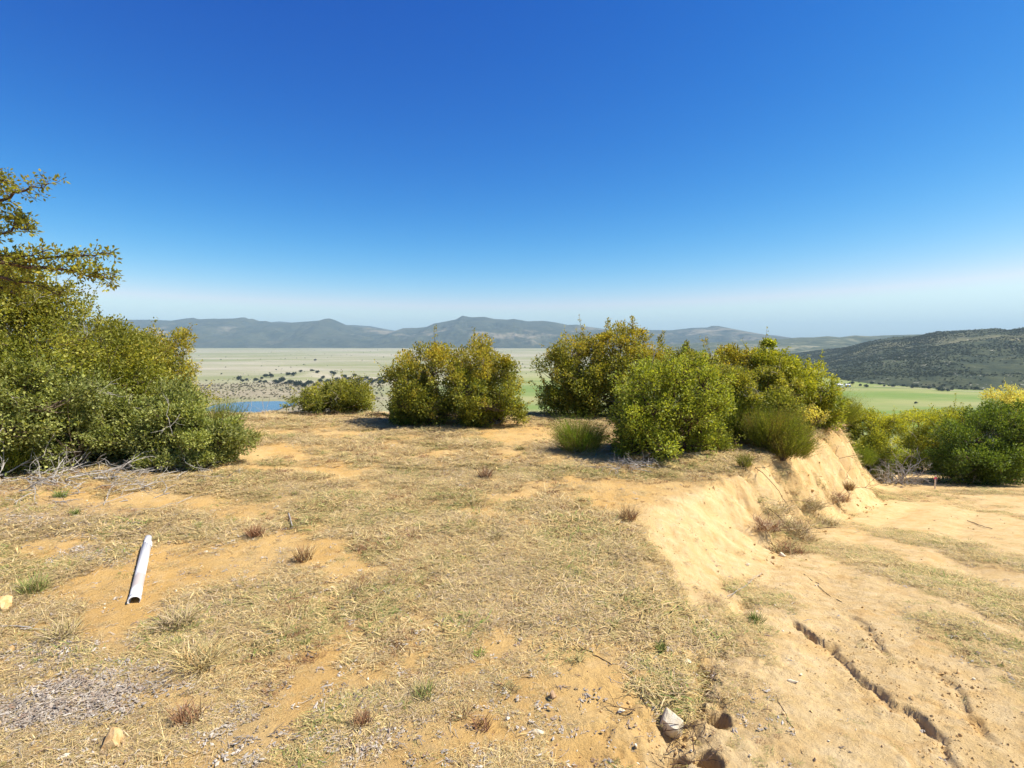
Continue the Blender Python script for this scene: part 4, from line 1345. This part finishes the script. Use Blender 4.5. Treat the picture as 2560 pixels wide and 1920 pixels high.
def clod_density(x, y, c, l, rd, b):
    xt_ = np.interp(y, TY, TX)
    p_ = .5 * np.exp(-((x - xt_ + .1) / .22) ** 2)
    for cc_ in CRW:
        d_, sd_, pa_ = seg_field(x, y, cc_)
        p_ = np.maximum(p_, .8 * np.exp(-(d_ / .13) ** 2))
    xk_ = np.interp(y, KY, KX)
    face = ((x > xk_ + .1) & (x < xt_ + .3) & (y > 4.5)) * .22 * fbm(x * 2, y * 2, 3, 757) ** 2 * 3
    return p_ * (.25 + fbm(x * 5, y * 5, 2, 751)) + .02 * rd + face


xs_, ys_ = [], []
for y0, y1, nn in ((1.4, 4.2, 16000), (4.2, 15.5, 14000)):
    x, y, *_ = sample_ground(nn, y0, y1, .8, r, clod_density)
    xs_.append(x); ys_.append(y)
x = np.concatenate(xs_); y = np.concatenate(ys_); n = len(x)
scatter('soil_clods', np.stack([x, y, H(x, y) + .002], -1), r.uniform(0, 6, (n, 3)), np.clip(r.lognormal(-.55, .6, n), .2, 2.6) * np.clip(y / 4.5, .8, 2.2), r.integers(0, 5, n), CLC, 'crumbs and clods of sandy soil along the ditch and cracks', 'soil')

# ------------------------------------------------------------------ rocks one can pick out
ROCKS = [  # photo point, size px (half width), material, squash, label
    (278, 1868, 30, ROCKT, (1, .8, .85), 'blocky orange rock near the bottom left corner'),
    (163, 1897, 11, ROCKW, (1, .8, .7), 'small pale stone left of the blocky orange rock'),
    (1348, 1832, 16, ROCKW, (1, .7, .55), 'white quartz stone in front of the ditch, nearest the bottom edge'),
    (1382, 1745, 13, ROCKB, (1, .8, .8), 'brown stone with a pale top above the white quartz stone'),
    (1675, 1805, 42, ROCKW, (.8, .6, 1.15), 'largest pale jagged rock standing beside the ditch'),
    (1555, 1780, 11, ROCKW, (1, .7, .5), 'flat pale stone left of the largest jagged rock'),
    (1268, 1797, 7, ROCKW, (1, .9, .8), 'round white pebble left of the white quartz stone'),
    (1982, 1700, 11, ROCKW, (1, .45, .4), 'white chip lying on the bare track'),
    (2003, 1684, 6, ROCKW, (1, .6, .5), 'tiny white chip just above the longer chip on the track'),
    (12, 1515, 22, ROCKT, (1, .8, .8), 'ochre rock cut off by the left edge'),
    (515, 1378, 8, ROCKW, (1, .7, .4), 'pale flat stone right of the pipe end'),
    (1612, 1140, 16, ROCKT, (1, .6, .55), 'tan stone at the foot of the manzanita'),
    (1660, 1905, 16, ROCKW, (.8, .7, .8), 'pale stone at the bottom edge below the jagged rock'),
    (1480, 1598, 7, ROCKW, (1, .7, .6), 'small white stone in the sand above the brown stone'),
    (1955, 1390, 11, ROCKW, (1, .6, .5), 'white stone in the ditch at the toe of the bank'),
    (1870, 1412, 7, ROCKW, (1, .7, .5), 'small pale stone on the lower bank face'),
    (1300, 1600, 7, ROCKW, (1, .7, .5), 'small pale stone near the middle of the lower slope'),
    (1716, 1655, 10, ROCKW, (1, .7, .6), 'pale stone on the left lip of the ditch hole'),
    (1678, 1578, 12, ROCKB, (1, .7, .6), 'grey brown stone above the ditch'),
    (30, 1625, 10, ROCKT, (1, .8, .6), 'ochre stone in the litter at the left edge'),
]
for i, (u, v, hw, mt, sq, lab) in enumerate(ROCKS):
    p = gp(u, v)
    rad = hw / F * p[1] * 1.45
    me = rock_mesh('rock', rad, np.random.default_rng(800 + i), 3 if hw > 12 else 2, sq, .6)
    me.materials.append(mt)
    o = bpy.data.objects.new('rock', me)
    o.location = (p[0], p[1], p[2] + rad * sq[2] * .38)
    o.rotation_euler = (0, 0, i * 1.3)
    C.objects.link(o)
    tag(o, lab, 'rock')

# ------------------------------------------------------------------ grass tufts one can pick out
TUFTS = [
    (85, 1480, .19, GREENG + OLIVE, 130, 'green grass tuft left of the pipe'),
    (152, 1245, .16, GREENG, 90, 'green tuft in front of the dead brush pile'),
    (187, 1285, .11, GREENG, 60, 'small green tuft below the taller one by the dead brush'),
    (1198, 1635, .085, [(.22, .32, .06), (.27, .36, .08)], 40, 'small bright green sprig on the lower slope'),
    (1060, 1740, .13, GREENG + OLIVE, 90, 'loose green tuft near the bottom middle'),
    (1265, 1720, .14, OLIVE + RUST[:1], 90, 'olive tuft on bare sand left of the brown stone'),
    (1650, 1625, .10, GREENG, 50, 'green tuft on the slope above the ditch holes'),
    (1425, 1560, .11, OLIVE + RUST[:1], 60, 'dark olive tuft on the rim of the sandy slope'),
    (1440, 1660, .10, OLIVE, 40, 'thin olive sprig on the bare sandy slope'),
    (1205, 1820, .11, RUST, 45, 'rusty dead sprig near the bottom middle'),
    (1150, 1790, .12, OLIVE + RUST, 50, 'leaning brown green sprig left of the rusty one'),
    (905, 1815, .12, RUST, 70, 'rusty tuft in the dry grass near the bottom'),
    (470, 1800, .15, RUST, 90, 'reddish brown tuft on the litter near the bottom left'),
    (640, 1345, .17, RUST, 160, 'low rust red tuft on the rim behind the bare sand'),
    (760, 1400, .20, RUST + STRAW, 170, 'brown leaning tuft beside the bare sand patch'),
    (1240, 1345, .20, GREYG + OLIVE, 130, 'grey green wispy tuft in the middle of the dry grass'),
    (1215, 1195, .22, RUST + GREYG, 130, 'brown stalky tuft in the middle distance'),
    (1570, 1300, .22, RUST + STRAW, 150, 'rusty tuft at the edge of the sandy bank top'),
    (1890, 1555, .12, GREENG, 70, 'green tuft on the right lip of the ditch'),
    (1960, 1320, .42, GREYG + OLIVE + RUST[:1], 420, 'grey brown weedy clump at the toe of the bank'),
    (2010, 1265, .40, GREYG + OLIVE, 420, 'upper grey weedy clump under the bank'),
    (1965, 1385, .28, OLIVE + RUST, 240, 'dark weedy tuft at the narrow end of the ditch'),
    (1905, 1320, .30, GREYG + RUST, 320, 'greyish dry weeds on the lower bank face left of the toe clumps'),
    (2050, 1310, .34, OLIVE + GREYG, 360, 'olive dry weeds in the middle of the ditch below the bank'),
    (2000, 1345, .30, GREYG + STRAW, 320, 'straw coloured weeds between the two dark ditch tufts'),
    (2085, 1250, .34, GREYG + RUST, 360, 'rusty grey weeds on the track side of the upper weedy clump'),
    (1935, 1275, .32, GREYG + OLIVE, 320, 'grey weeds at the lower end of the hanging roots'),
    (2120, 1225, .26, RUST + OLIVE, 160, 'dry weed tuft at the toe below the bank nose'),
    (500, 1660, .28, STRAW + OLIVE, 260, 'tall straw tuft bent over in the lower left grass'),
    (440, 1565, .24, OLIVE + GREYG, 220, 'dense olive tuft below the pipe'),
    (150, 1590, .22, OLIVE + GREYG, 180, 'olive grass clump on the litter at left'),
    (1300, 1125, .18, OLIVE, 100, 'low olive tuft left of the lone broom'),
]
for i, (u, v, h, cols, nb, lab) in enumerate(TUFTS):
    p = gp(u, v)
    rr = np.random.default_rng(900 + i)
    stiff = cols[0][0] < .31
    me = blade_mesh('grass_tuft', int(nb * 1.6), h * (.75 if nb > 230 and p[1] > 5 else .4), (h * .5, h * 1.15), .55 if stiff else .85, cols, .0017 * (1 + p[1] * .12), rr, .25 if stiff else .5)
    me.materials.append(GRASS)
    o = bpy.data.objects.new('grass_tuft', me)
    o.location = p
    C.objects.link(o)
    tag(o, lab, 'grass tuft')

# dry stalks on the plateau edge in front of the pond
for i, (u, v, h, lab) in enumerate([(665, 1030, .55, 'tall pale dry stalks in front of the pond'), (640, 1040, .5, 'leaning pale dry stalk left of the pond stalks'), (705, 1025, .42, 'short pale dry stalks at the right end of the pond')]):
    p = gp(u, v); rr = np.random.default_rng(950 + i)
    mb = MB()
    for k in range(7):
        branchy(mb, np.array([rr.uniform(-.35, .35), rr.uniform(-.1, .1), -.03]), unit(np.array([rr.normal(0, .18), rr.normal(0, .15), 1.0])), h * rr.uniform(.7, 1.1), .005, 1, rr, 0, 3, .3)
    o = mb.build('dry_stalks', DEAD, None, loc=p)
    tag(o, lab, 'dry weeds')

# ------------------------------------------------------------------ dead wood
r = np.random.default_rng(1000)
def dead_pile(name, label, u, v, n, spread, L, rad, seed, depth=2, up=.22, mat=None):
    rr = np.random.default_rng(seed)
    p = gp(u, v)
    mb = MB()
    for i in range(n):
        q = np.array([rr.normal(0, spread[0]), rr.normal(0, spread[1]), 0])
        q[2] = gz(p[0] + q[0], p[1] + q[1]) - p[2] + rr.uniform(.01, .08)
        a = rr.uniform(0, 6.28)
        branchy(mb, q, unit(np.array([math.cos(a), math.sin(a), rr.uniform(min(-.05, up), max(-.05, up))])), L * rr.uniform(.5, 1.2), rad * rr.uniform(.6, 1.3), depth, rr, .03, 3, .5)
    o = mb.build(name, mat or DEAD, None, loc=p)
    return tag(o, label, 'dead branches', kind='stuff')


dead_pile('dead_brush', 'grey tangle of dead branches on the ground at the left edge', 80, 1195, 46, (.55, .45), .55, .009, 1001)
dead_pile('dead_brush', 'thin grey twigs spread in front of the left manzanita', 230, 1225, 40, (.6, .3), .4, .005, 1002, 1)
dead_pile('dead_brush', 'dry grey twigs under the front edge of the left manzanita', 400, 1180, 26, (.55, .12), .35, .006, 1003)
dead_pile('dead_brush', 'pale grey heap of twigs on the plateau near the bank crest', 1580, 1172, 26, (.28, .12), .28, .005, 1004, 2, .3)
dead_pile('dead_brush', 'dead twigs lying below the lone broom and manzanita', 1540, 1135, 18, (.5, .1), .3, .005, 1005)
dead_pile('dead_brush', 'dark roots and twigs hanging down the bank face', 1890, 1215, 12, (.16, .3), .55, .005, 1006, 1, -.25, REDBARK)
dead_pile('dead_brush', 'bare twiggy weed at the toe of the far bank', 2125, 1215, 8, (.15, .1), .4, .006, 1007, 2, .9, REDBARK)
dead_pile('dead_brush', 'dark bare branches at the top of the bank below the oaks', 2015, 1065, 10, (.25, .15), .45, .009, 1008, 2, .9, REDBARK)
dead_pile('dead_brush', 'twigs and roots matted around the ditch holes', 1700, 1840, 22, (.12, .13), .16, .003, 1009, 1, .3, REDBARK)
dead_pile('dead_brush', 'dead brush lying under the dark oak at the right', 2400, 1185, 18, (.7, .2), .5, .012, 1010, 2, .2)
dead_pile('dead_brush', 'brown brush skirt at the left foot of the middle oak', 960, 1042, 18, (.45, .15), .5, .012, 1011, 2, .15, REDBARK)


def stick(u0, v0, u1, v1, rad, label, mat, lift=.02, bow=.03, seed=0):
    a = gp(u0, v0); b = gp(u1, v1)
    rr = np.random.default_rng(seed)
    t = np.linspace(0, 1, 9)[:, None]
    q = a + (b - a) * t + rr.normal(0, bow * .4, (9, 3)) * np.array([1, 1, .3])
    q[:, 2] = H(q[:, 0], q[:, 1]) + lift + rad
    mb = MB(); mb.tube(q - a, np.linspace(rad, rad * .65, 9), 7)
    o = mb.build('stick', mat, None, True, loc=a)
    tag(o, label, 'stick')


stick(232, 1200, 304, 1196, .020, 'thick grey stick on the sand in front of the left manzanita', DEAD, .0, .015, 1)
stick(722, 1292, 731, 1322, .008, 'short white stick standing out of the grass right of the pipe', DEAD, .03, .0, 2)
stick(1440, 1612, 1530, 1668, .004, 'thin dark stick lying down the sandy slope', REDBARK, .0, .02, 3)
stick(2090, 1320, 2010, 1300, .006, 'dark stick at the toe of the bank', REDBARK, .01, .02, 4)
stick(2010, 1432, 2105, 1500, .0035, 'thin root crossing the bare track', REDBARK, .0, .04, 5)
stick(1940, 1740, 2010, 1880, .002, 'thin twig on the bare track near the bottom', REDBARK, .0, .03, 6)
stick(0, 1572, 120, 1578, .005, 'pale stick in the litter at the left edge', DEAD, .01, .02, 7)
stick(1820, 1500, 1905, 1440, .003, 'long dry stem across the end of the ditch', DEAD, .03, .02, 8)
stick(2420, 1300, 2480, 1325, .007, 'dark stick lying at the right of the track', REDBARK, .01, .03, 9)

# ------------------------------------------------------------------ white pipe
m, nt, out = new_mat('white_plastic_pipe')
t = nt.nodes.new('ShaderNodeTexCoord')
mp = nt.nodes.new('ShaderNodeMapping'); mp.inputs['Scale'].default_value = (6, 2.2, 6)
nt.links.new(t.outputs['Object'], mp.inputs[0])
n1 = noise_node(nt, mp.outputs[0], 1.4, 5, .6)
n2 = noise_node(nt, t.outputs['Object'], 40, 4, .7)
sp_ = nt.nodes.new('ShaderNodeSeparateXYZ'); nt.links.new(t.outputs['Object'], sp_.inputs[0])
band = mth(nt, 'MULTIPLY', ramp(nt, sp_.outputs['Y'], .16, .26), ramp(nt, sp_.outputs['Y'], .58, .48))
dirt = mth(nt, 'MULTIPLY', band, ramp(nt, n1, .40, .58))
col = mixc(nt, mth(nt, 'MULTIPLY', dirt, .85), (.80, .79, .77), (.40, .33, .29))
col = mixc(nt, mth(nt, 'MULTIPLY', ramp(nt, sp_.outputs['Z'], .02, -.01), .7), col, (.55, .38, .2))
col = mixc(nt, mth(nt, 'MULTIPLY', ramp(nt, n2, .62, .75), .5), col, (.5, .4, .27))
bsdf(nt, out, col, .4, .4, n2, .08, .004)
PIPE = m
a = gp(336, 1512); b = gp(371, 1352)
ax = b - a; L = float(np.hypot(ax[0], ax[1]))
pr = empty('white_pipe', (a[0], a[1], a[2]), 'dirty white plastic pipe with a broken far end lying on bare sand', 'pipe')
pr.rotation_euler = (math.atan2(b[2] - a[2], L), 0, math.atan2(-ax[0], ax[1]))
R_ = .041


def pipe_piece(y0, y1, Ro, Ri, a0=0, a1=2 * math.pi, ns=28, rag0=0, rag1=0, zc=.03, seed=0, squash=1.0):
    rr = np.random.default_rng(seed)
    full = a1 - a0 > 6.2
    th = np.linspace(a0, a1, ns, endpoint=not full)
    k = len(th)
    e0 = y0 + rag0 * rr.random(k); e1 = y1 - rag1 * rr.random(k)
    mb = MB()
    rings = []
    for Rr, yy in ((Ro, e0), (Ro, (e0 + e1) / 2), (Ro, e1), (Ri, e1), (Ri, (e0 + e1) / 2), (Ri, e0)):
        rings.append(np.stack([np.cos(th) * Rr, yy, np.sin(th) * Rr * squash + zc], -1))
    V = np.concatenate(rings)
    q = []
    for i in range(6):
        j = (i + 1) % 6
        for s_ in range(k if full else k - 1):
            s2 = (s_ + 1) % k
            q.append((i * k + s_, i * k + s2, j * k + s2, j * k + s_))
    if not full:
        for s_ in (0, k - 1):
            q.append((0 * k + s_, 1 * k + s_, 4 * k + s_, 5 * k + s_)); q.append((1 * k + s_, 2 * k + s_, 3 * k + s_, 4 * k + s_))
    mb.add(V, q)
    return mb


o = pipe_piece(0, L * .86, R_, R_ - .004, rag1=.006, ns=36, zc=.019, squash=.93).build('pipe_body', PIPE, pr, True)
o = pipe_piece(-.012, .05, R_ + .005, R_ + .0006, a0=.15, a1=math.pi + .1, ns=24, zc=.019, rag0=.004, squash=.93, seed=3).build('split_collar', PIPE, pr, True)
o = pipe_piece(L * .80, L * 1.0, R_ * .80, R_ * .80 - .0035, ns=28, zc=.021, rag1=.004, seed=4).build('inner_stub', PIPE, pr, True)
o = pipe_piece(L * .82, L * .90, R_ + .0045, R_ + .0005, a0=-.5, a1=1.5, ns=16, rag1=.03, rag0=.01, zc=.019, seed=5, squash=.93).build('broken_shard', PIPE, pr, True)

# ------------------------------------------------------------------ survey stake
m, nt, out = new_mat('stake_wood')
t = nt.nodes.new('ShaderNodeTexCoord')
bsdf(nt, out, mixc(nt, noise_node(nt, t.outputs['Object'], 25, 4), (.62, .50, .36), (.75, .66, .53)), .8, .2)
WOOD = m
m, nt, out = new_mat('pink_ribbon')
bsdf(nt, out, (.85, .07, .17), .45, .4)
PINK = m
p = gp(2337, 1222)
print('stake', p)
stk = empty('survey_stake', p, 'short wooden survey stake with a pink ribbon beside the track', 'stake')
hs_ = .41
mb = MB()
wv, dv = .019, .010
mb.add([(-wv, -dv, -.08), (wv, -dv, -.08), (wv, dv, -.08), (-wv, dv, -.08), (-wv, -dv, hs_), (wv, -dv, hs_ - .006), (wv, dv, hs_ - .006), (-wv, dv, hs_)],
       [(0, 3, 2, 1), (4, 5, 6, 7), (0, 1, 5, 4), (1, 2, 6, 5), (2, 3, 7, 6), (3, 0, 4, 7)])
mb.build('post', WOOD, stk)
mb = MB()
w2, d2 = wv + .003, dv + .003
z0, z1 = hs_ - .105, hs_ - .055
mb.add([(-w2, -d2, z0), (w2, -d2, z0), (w2, d2, z0), (-w2, d2, z0), (-w2, -d2, z1), (w2, -d2, z1), (w2, d2, z1), (-w2, d2, z1)], [(0, 1, 5, 4), (1, 2, 6, 5), (2, 3, 7, 6), (3, 0, 4, 7)])
for sgn, ln in ((1, .10), (-1, .055)):
    q = [(sgn * (wv + .004 + k * .010), -.014 - .004 * (k % 2), z1 - .01 - ln * (k / 4) ** 1.3) for k in range(5)]
    V = []
    for a_, b_, c_ in q:
        V += [(a_, b_, c_ + .012), (a_ + .004, b_ - .004, c_ - .016)]
    mb.add(V, [(2 * k, 2 * k + 1, 2 * k + 3, 2 * k + 2) for k in range(4)])
mb.build('ribbon', PINK, stk)

# ------------------------------------------------------------------ far things: oaks, boulders, ranch buildings
def far_tree_mesh(name, h, w, seed, cols, nleaf=260):
    rr = np.random.default_rng(seed)
    mb = MB()
    cols = np.array(cols)
    mb.tube(np.array([[0, 0, -.6], [.1, 0, h * .25], [.2, .1, h * .5]]), [w * .06, w * .05, w * .03], 5, np.array([.09, .07, .05]))
    nl = 6
    for k in range(nl):
        a = k * 6.283 / nl + rr.uniform(-.4, .4)
        c = np.array([math.cos(a) * w * .28, math.sin(a) * w * .28, h * rr.uniform(.42, .68)]) if k else np.array([0, 0, h * .68])
        n = nleaf // nl
        q = unit(rr.normal(size=(n, 3))) * rr.uniform(.6, 1.0, (n, 1))
        p = c + q * np.array([w * .27, w * .27, h * .30])
        leaves(mb, p, rr.normal(size=(n, 3)), q + rr.normal(0, .3, (n, 3)), w * .17, w * .14, cols[rr.integers(0, len(cols), n)] * rr.uniform(.7, 1.3, (n, 1)))
    return mb.mesh(name)


DARKOAK = [(.035, .05, .022), (.05, .065, .028), (.025, .035, .018)]
OAKM = [far_tree_mesh('far_oak', 9, 12, 1100 + i, DARKOAK) for i in range(5)]
for me in OAKM:
    me.materials.append(LEAF)


def far_ground(x, y):
    return float(valley_z(np.array([x], float), np.array([y], float))[0])


def valley_hits(u, v):
    u = np.asarray(u, float); v = np.asarray(v, float)
    a_ = (u - 1280) / F; b_ = (960 - v) / F
    dx, dy, dz_ = a_ / (cp + b_ * sp), 1.0, (-sp + b_ * cp) / (cp + b_ * sp)
    Yd = (VALLEY - EYE) / dz_
    for _ in range(5):
        Yd = (valley_z(dx * Yd, Yd) - EYE) / dz_
    return np.stack([dx * Yd, Yd], -1)


def valley_hit(u, v):
    return tuple(valley_hits([u], [v])[0])


r = np.random.default_rng(1200)
def put_oak(x, y, z, s, label, group):
    o = bpy.data.objects.new('oak_tree', OAKM[r.integers(0, 5)])
    o.location = (x, y, z)
    o.rotation_euler = (0, 0, r.uniform(0, 6.28))
    o.scale = (s, s, s * r.uniform(.8, 1.05))
    C.objects.link(o)
    tag(o, label, 'tree', group)


OUT = [(597, 947), (606, 951), (616, 949), (640, 948), (650, 952), (655, 945), (662, 950), (688, 950), (693, 955), (700, 946), (715, 947), (727, 953), (735, 940), (741, 947), (760, 945), (772, 940), (768, 951), (778, 951), (790, 946), (800, 952), (815, 942), (820, 949), (835, 937), (842, 940), (850, 945), (862, 938), (872, 941), (905, 948), (915, 945), (925, 951), (930, 955), (940, 950), (950, 948), (948, 957), (880, 945), (960, 955), (665, 940), (723, 938), (752, 937), (780, 937), (795, 935), (808, 933)]
for k in range(16):
    OUT.append((r.uniform(650, 960), r.uniform(934, 958)))
for u, v in OUT:
    x, y = valley_hit(u, v + 3)
    put_oak(x, y, far_ground(x, y), r.uniform(.8, 1.5), 'small dark oak among the pale boulders beyond the pond', 'oaks on the boulder mound')

# trees along the foot of the dark hill
FT = [(2084, 962), (2092, 960), (2112, 962), (2122, 962), (2130, 961), (2150, 965), (2165, 968), (2180, 960), (2200, 962), (2210, 966), (2222, 965), (2232, 967), (2245, 962), (2260, 966), (2280, 970), (2290, 968), (2310, 970), (2322, 972), (2345, 977), (2356, 978), (2368, 978), (2380, 975), (2400, 973), (2420, 972), (2440, 974), (2460, 970), (2480, 972), (2510, 972), (2540, 973), (2215, 958), (2240, 957), (2330, 968), (2375, 970)]
for u, v in FT:
    x, y = valley_hit(u, v)
    put_oak(x, y, far_ground(x, y) - .3, r.uniform(.5, 1.0), 'small dark tree along the foot of the scrub covered hill', 'trees at the foot of the dark hill')
for u, v, lab in ((1205 + 1085, 1010 - 1, 'lone tiny tree in the green pasture'),):
    x, y = valley_hit(u, v)
    put_oak(x, y, far_ground(x, y) - .2, .5, lab, None)
x, y = valley_hit(788, 902)
put_oak(x, y, far_ground(x, y), 1.3, 'dark tree patch far out on the pale valley floor', None)

# boulders on the mound and scrub by the pond (stuff)
bl = [(rock_mesh('boulder', 1.0, r, 1, (1, .9, .75)), ROCKG) for i in range(4)]
BC = proto_coll('boulder', bl)
n = 500
u = r.uniform(590, 960, n); v = 947 + r.normal(0, 8, n) + (u > 900) * 3
xy = valley_hits(u, v)
zz = valley_z(xy[:, 0], xy[:, 1])
scatter('boulder_field', np.stack([xy[:, 0], xy[:, 1], zz + .3], -1), r.uniform(0, 6, (n, 3)), np.clip(r.lognormal(.5, .5, n), .6, 5), r.integers(0, 4, n), BC, 'pale boulders strewn over the low mound beyond the pond', 'boulders')
sm = []
for i in range(4):
    me = far_tree_mesh('scrub', 2.2, 3.4, 1300 + i, [(.24, .20, .13), (.29, .24, .16), (.20, .18, .10)], 110); sm.append((me, LEAF))
for i in range(3):
    me = far_tree_mesh('scrub', 2.4, 3.6, 1310 + i, [(.07, .085, .035), (.10, .11, .05)], 110); sm.append((me, LEAF))
SC = proto_coll('scrub', sm)
n = 1300
u = r.uniform(420, 960, n); v = np.where(r.random(n) < .5, r.uniform(955, 1002, n), r.normal(965, 8, n))
xy = valley_hits(u, v)
k = np.hypot((xy[:, 0] - POND[0]) / 100, (xy[:, 1] - POND[1]) / 130) > 1
xy = xy[k]; n = len(xy)
zz = valley_z(xy[:, 0], xy[:, 1])
scatter('valley_scrub', np.stack([xy[:, 0], xy[:, 1], zz], -1), np.stack([r.normal(0, .1, n), r.normal(0, .1, n), r.uniform(0, 6, n)], -1), r.uniform(.5, 1.6, n), np.where(r.random(n) < .75, r.integers(0, 4, n), r.integers(4, 7, n)), SC, 'grey brown scrub on the flats around the pond', 'scrub')

# scattered bushes far out on the plain (stuff)
n = 420
u = r.uniform(360, 2100, n); v = 872 + 70 * r.random(n) ** 1.5
xy = valley_hits(u, v); zz = valley_z(xy[:, 0], xy[:, 1])
kf = fbm(xy[:, 0] / 500, xy[:, 1] / 500, 3, 1431) > .47
xy, zz = xy[kf], zz[kf]; n = len(xy)
scatter('plain_bushes', np.stack([xy[:, 0], xy[:, 1], zz], -1), np.stack([np.zeros(n), np.zeros(n), r.uniform(0, 6, n)], -1), r.uniform(.8, 2.6, n), r.integers(4, 7, n), SC, 'tiny dark bushes dotted over the far plain', 'bushes')

# dirt road along the foot of the hill
m, nt, out = new_mat('far_dirt_road')
bsdf(nt, out, (.56, .47, .33), .9, .1)
rp = valley_hits([2185, 2215, 2260, 2310, 2360, 2410, 2460, 2520, 2580], [966, 967, 969.5, 972, 975, 978, 979, 982, 985])
tt_ = np.linspace(0, 1, len(rp)); t2 = np.linspace(0, 1, 60)
cxy = np.stack([np.interp(t2, tt_, rp[:, 0]), np.interp(t2, tt_, rp[:, 1])], -1)
tn = unit(np.gradient(cxy, axis=0)); nv = np.stack([-tn[:, 1], tn[:, 0]], -1)
A_ = cxy + nv * 4; B_ = cxy - nv * 4
VV = np.concatenate([np.concatenate([A_, valley_z(A_[:, 0], A_[:, 1])[:, None] + .35], 1), np.concatenate([B_, valley_z(B_[:, 0], B_[:, 1])[:, None] + .35], 1)])
mb = MB(); mb.add(VV, [(k, k + 1, 60 + k + 1, 60 + k) for k in range(59)])
tag(mb.build('dirt_road', m), 'pale dirt road along the foot of the dark hill', 'road', kind='structure')

# chaparral standing on the dark hill (stuff)
Xg, Yg, Zg = hillg
cm = []
for i in range(5):
    me = far_tree_mesh('chaparral', 3.0, 5.0, 1320 + i, [(.035, .045, .02), (.055, .065, .028), (.075, .08, .035)], 100); cm.append((me, LEAF))
cm.append((rock_mesh('hill_boulder', 1.6, r, 1, (1, .9, .8)), ROCKG))
CC = proto_coll('chaparral', cm)
n = 24000
i0 = r.integers(0, 109, n); j0 = r.integers(0, Xg.shape[1] - 140, n)
fx, fy = r.random(n), r.random(n)
def bil(A):
    return (A[i0, j0] * (1 - fx) + A[i0, j0 + 1] * fx) * (1 - fy) + (A[i0 + 1, j0] * (1 - fx) + A[i0 + 1, j0 + 1] * fx) * fy
P_ = np.stack([bil(Xg), bil(Yg), bil(Zg)], -1)
kk = (fbm(P_[:, 0] / 170, P_[:, 1] / 170, 4, 1410) + .12 * r.normal(size=n)) > .46
P_ = P_[kk]; n = len(P_)
rockiness = fbm(P_[:, 0] / 120, P_[:, 1] / 120, 3, 1400)
isr = (rockiness > .60) & (r.random(n) < .2)
scatter('hill_chaparral', P_, np.stack([r.normal(0, .1, n), r.normal(0, .1, n), r.uniform(0, 6, n)], -1), np.where(isr, r.uniform(.5, 2.0, n), r.uniform(.5, 1.5, n)), np.where(isr, 5, r.integers(0, 5, n)), CC, 'dark chaparral and pale boulders dotting the right hill', 'chaparral')

# ranch buildings at the foot of the hill
m, nt, out = new_mat('white_render_wall')
bsdf(nt, out, (.78, .76, .72), .8, .2)
WALL = m
m, nt, out = new_mat('pale_metal_roof')
bsdf(nt, out, (.66, .66, .66), .5, .3)
ROOF = m
m, nt, out = new_mat('dark_window_glass')
bsdf(nt, out, (.03, .035, .04), .15, .5)
GLASS = m


def barn(u, v, w, d, h, rot, label):
    x, y = valley_hit(u, v)
    z = far_ground(x, y)
    root = empty('ranch_building', (x, y, z), label, 'building')
    root.rotation_euler = (0, 0, rot)
    mb = MB()
    pk = h + w * .0 + d * .22
    mb.add([(-w / 2, -d / 2, -1), (w / 2, -d / 2, -1), (w / 2, d / 2, -1), (-w / 2, d / 2, -1), (-w / 2, -d / 2, h), (w / 2, -d / 2, h), (w / 2, d / 2, h), (-w / 2, d / 2, h), (-w / 2, 0, pk), (w / 2, 0, pk)],
           [(0, 1, 5, 4), (2, 3, 7, 6), (0, 3, 2, 1)], [(3, 0, 4), (3, 4, 7), (4, 8, 7), (1, 2, 6), (1, 6, 5), (5, 6, 9)])
    mb.build('wall', WALL, root)
    mb = MB(); e = .7; t_ = .3
    for sgn in (-1, 1):
        a0 = (sgn * (d / 2 + e), h - e * .44 + .05); a1 = (0, pk + .05)
        V = [(-w / 2 - e, a0[0], a0[1]), (w / 2 + e, a0[0], a0[1]), (w / 2 + e, 0, a1[1]), (-w / 2 - e, 0, a1[1])]
        V += [(q[0], q[1], q[2] + t_) for q in V]
        mb.add(V, [(0, 1, 2, 3), (4, 5, 6, 7), (0, 1, 5, 4), (1, 2, 6, 5), (2, 3, 7, 6), (3, 0, 4, 7)])
    mb.build('roof', ROOF, root)
    for k in range(4):
        cx = -w / 2 + w * (k + .5) / 4
        mb = MB()
        mb.add([(cx - 1, -d / 2 - .06, 1.0), (cx + 1, -d / 2 - .06, 1.0), (cx + 1, -d / 2 - .06, 2.6), (cx - 1, -d / 2 - .06, 2.6), (cx - 1, -d / 2 + .1, 1.0), (cx + 1, -d / 2 + .1, 1.0), (cx + 1, -d / 2 + .1, 2.6), (cx - 1, -d / 2 + .1, 2.6)],
               [(0, 1, 2, 3), (4, 7, 6, 5), (0, 4, 5, 1), (1, 5, 6, 2), (2, 6, 7, 3), (3, 7, 4, 0)])
        mb.build('window', GLASS, root)


barn(2096, 966, 17, 10, 4.5, .1, 'left white ranch building at the foot of the dark hill')
barn(2120, 967, 11, 9, 5, -.2, 'right smaller white ranch building at the foot of the dark hill')
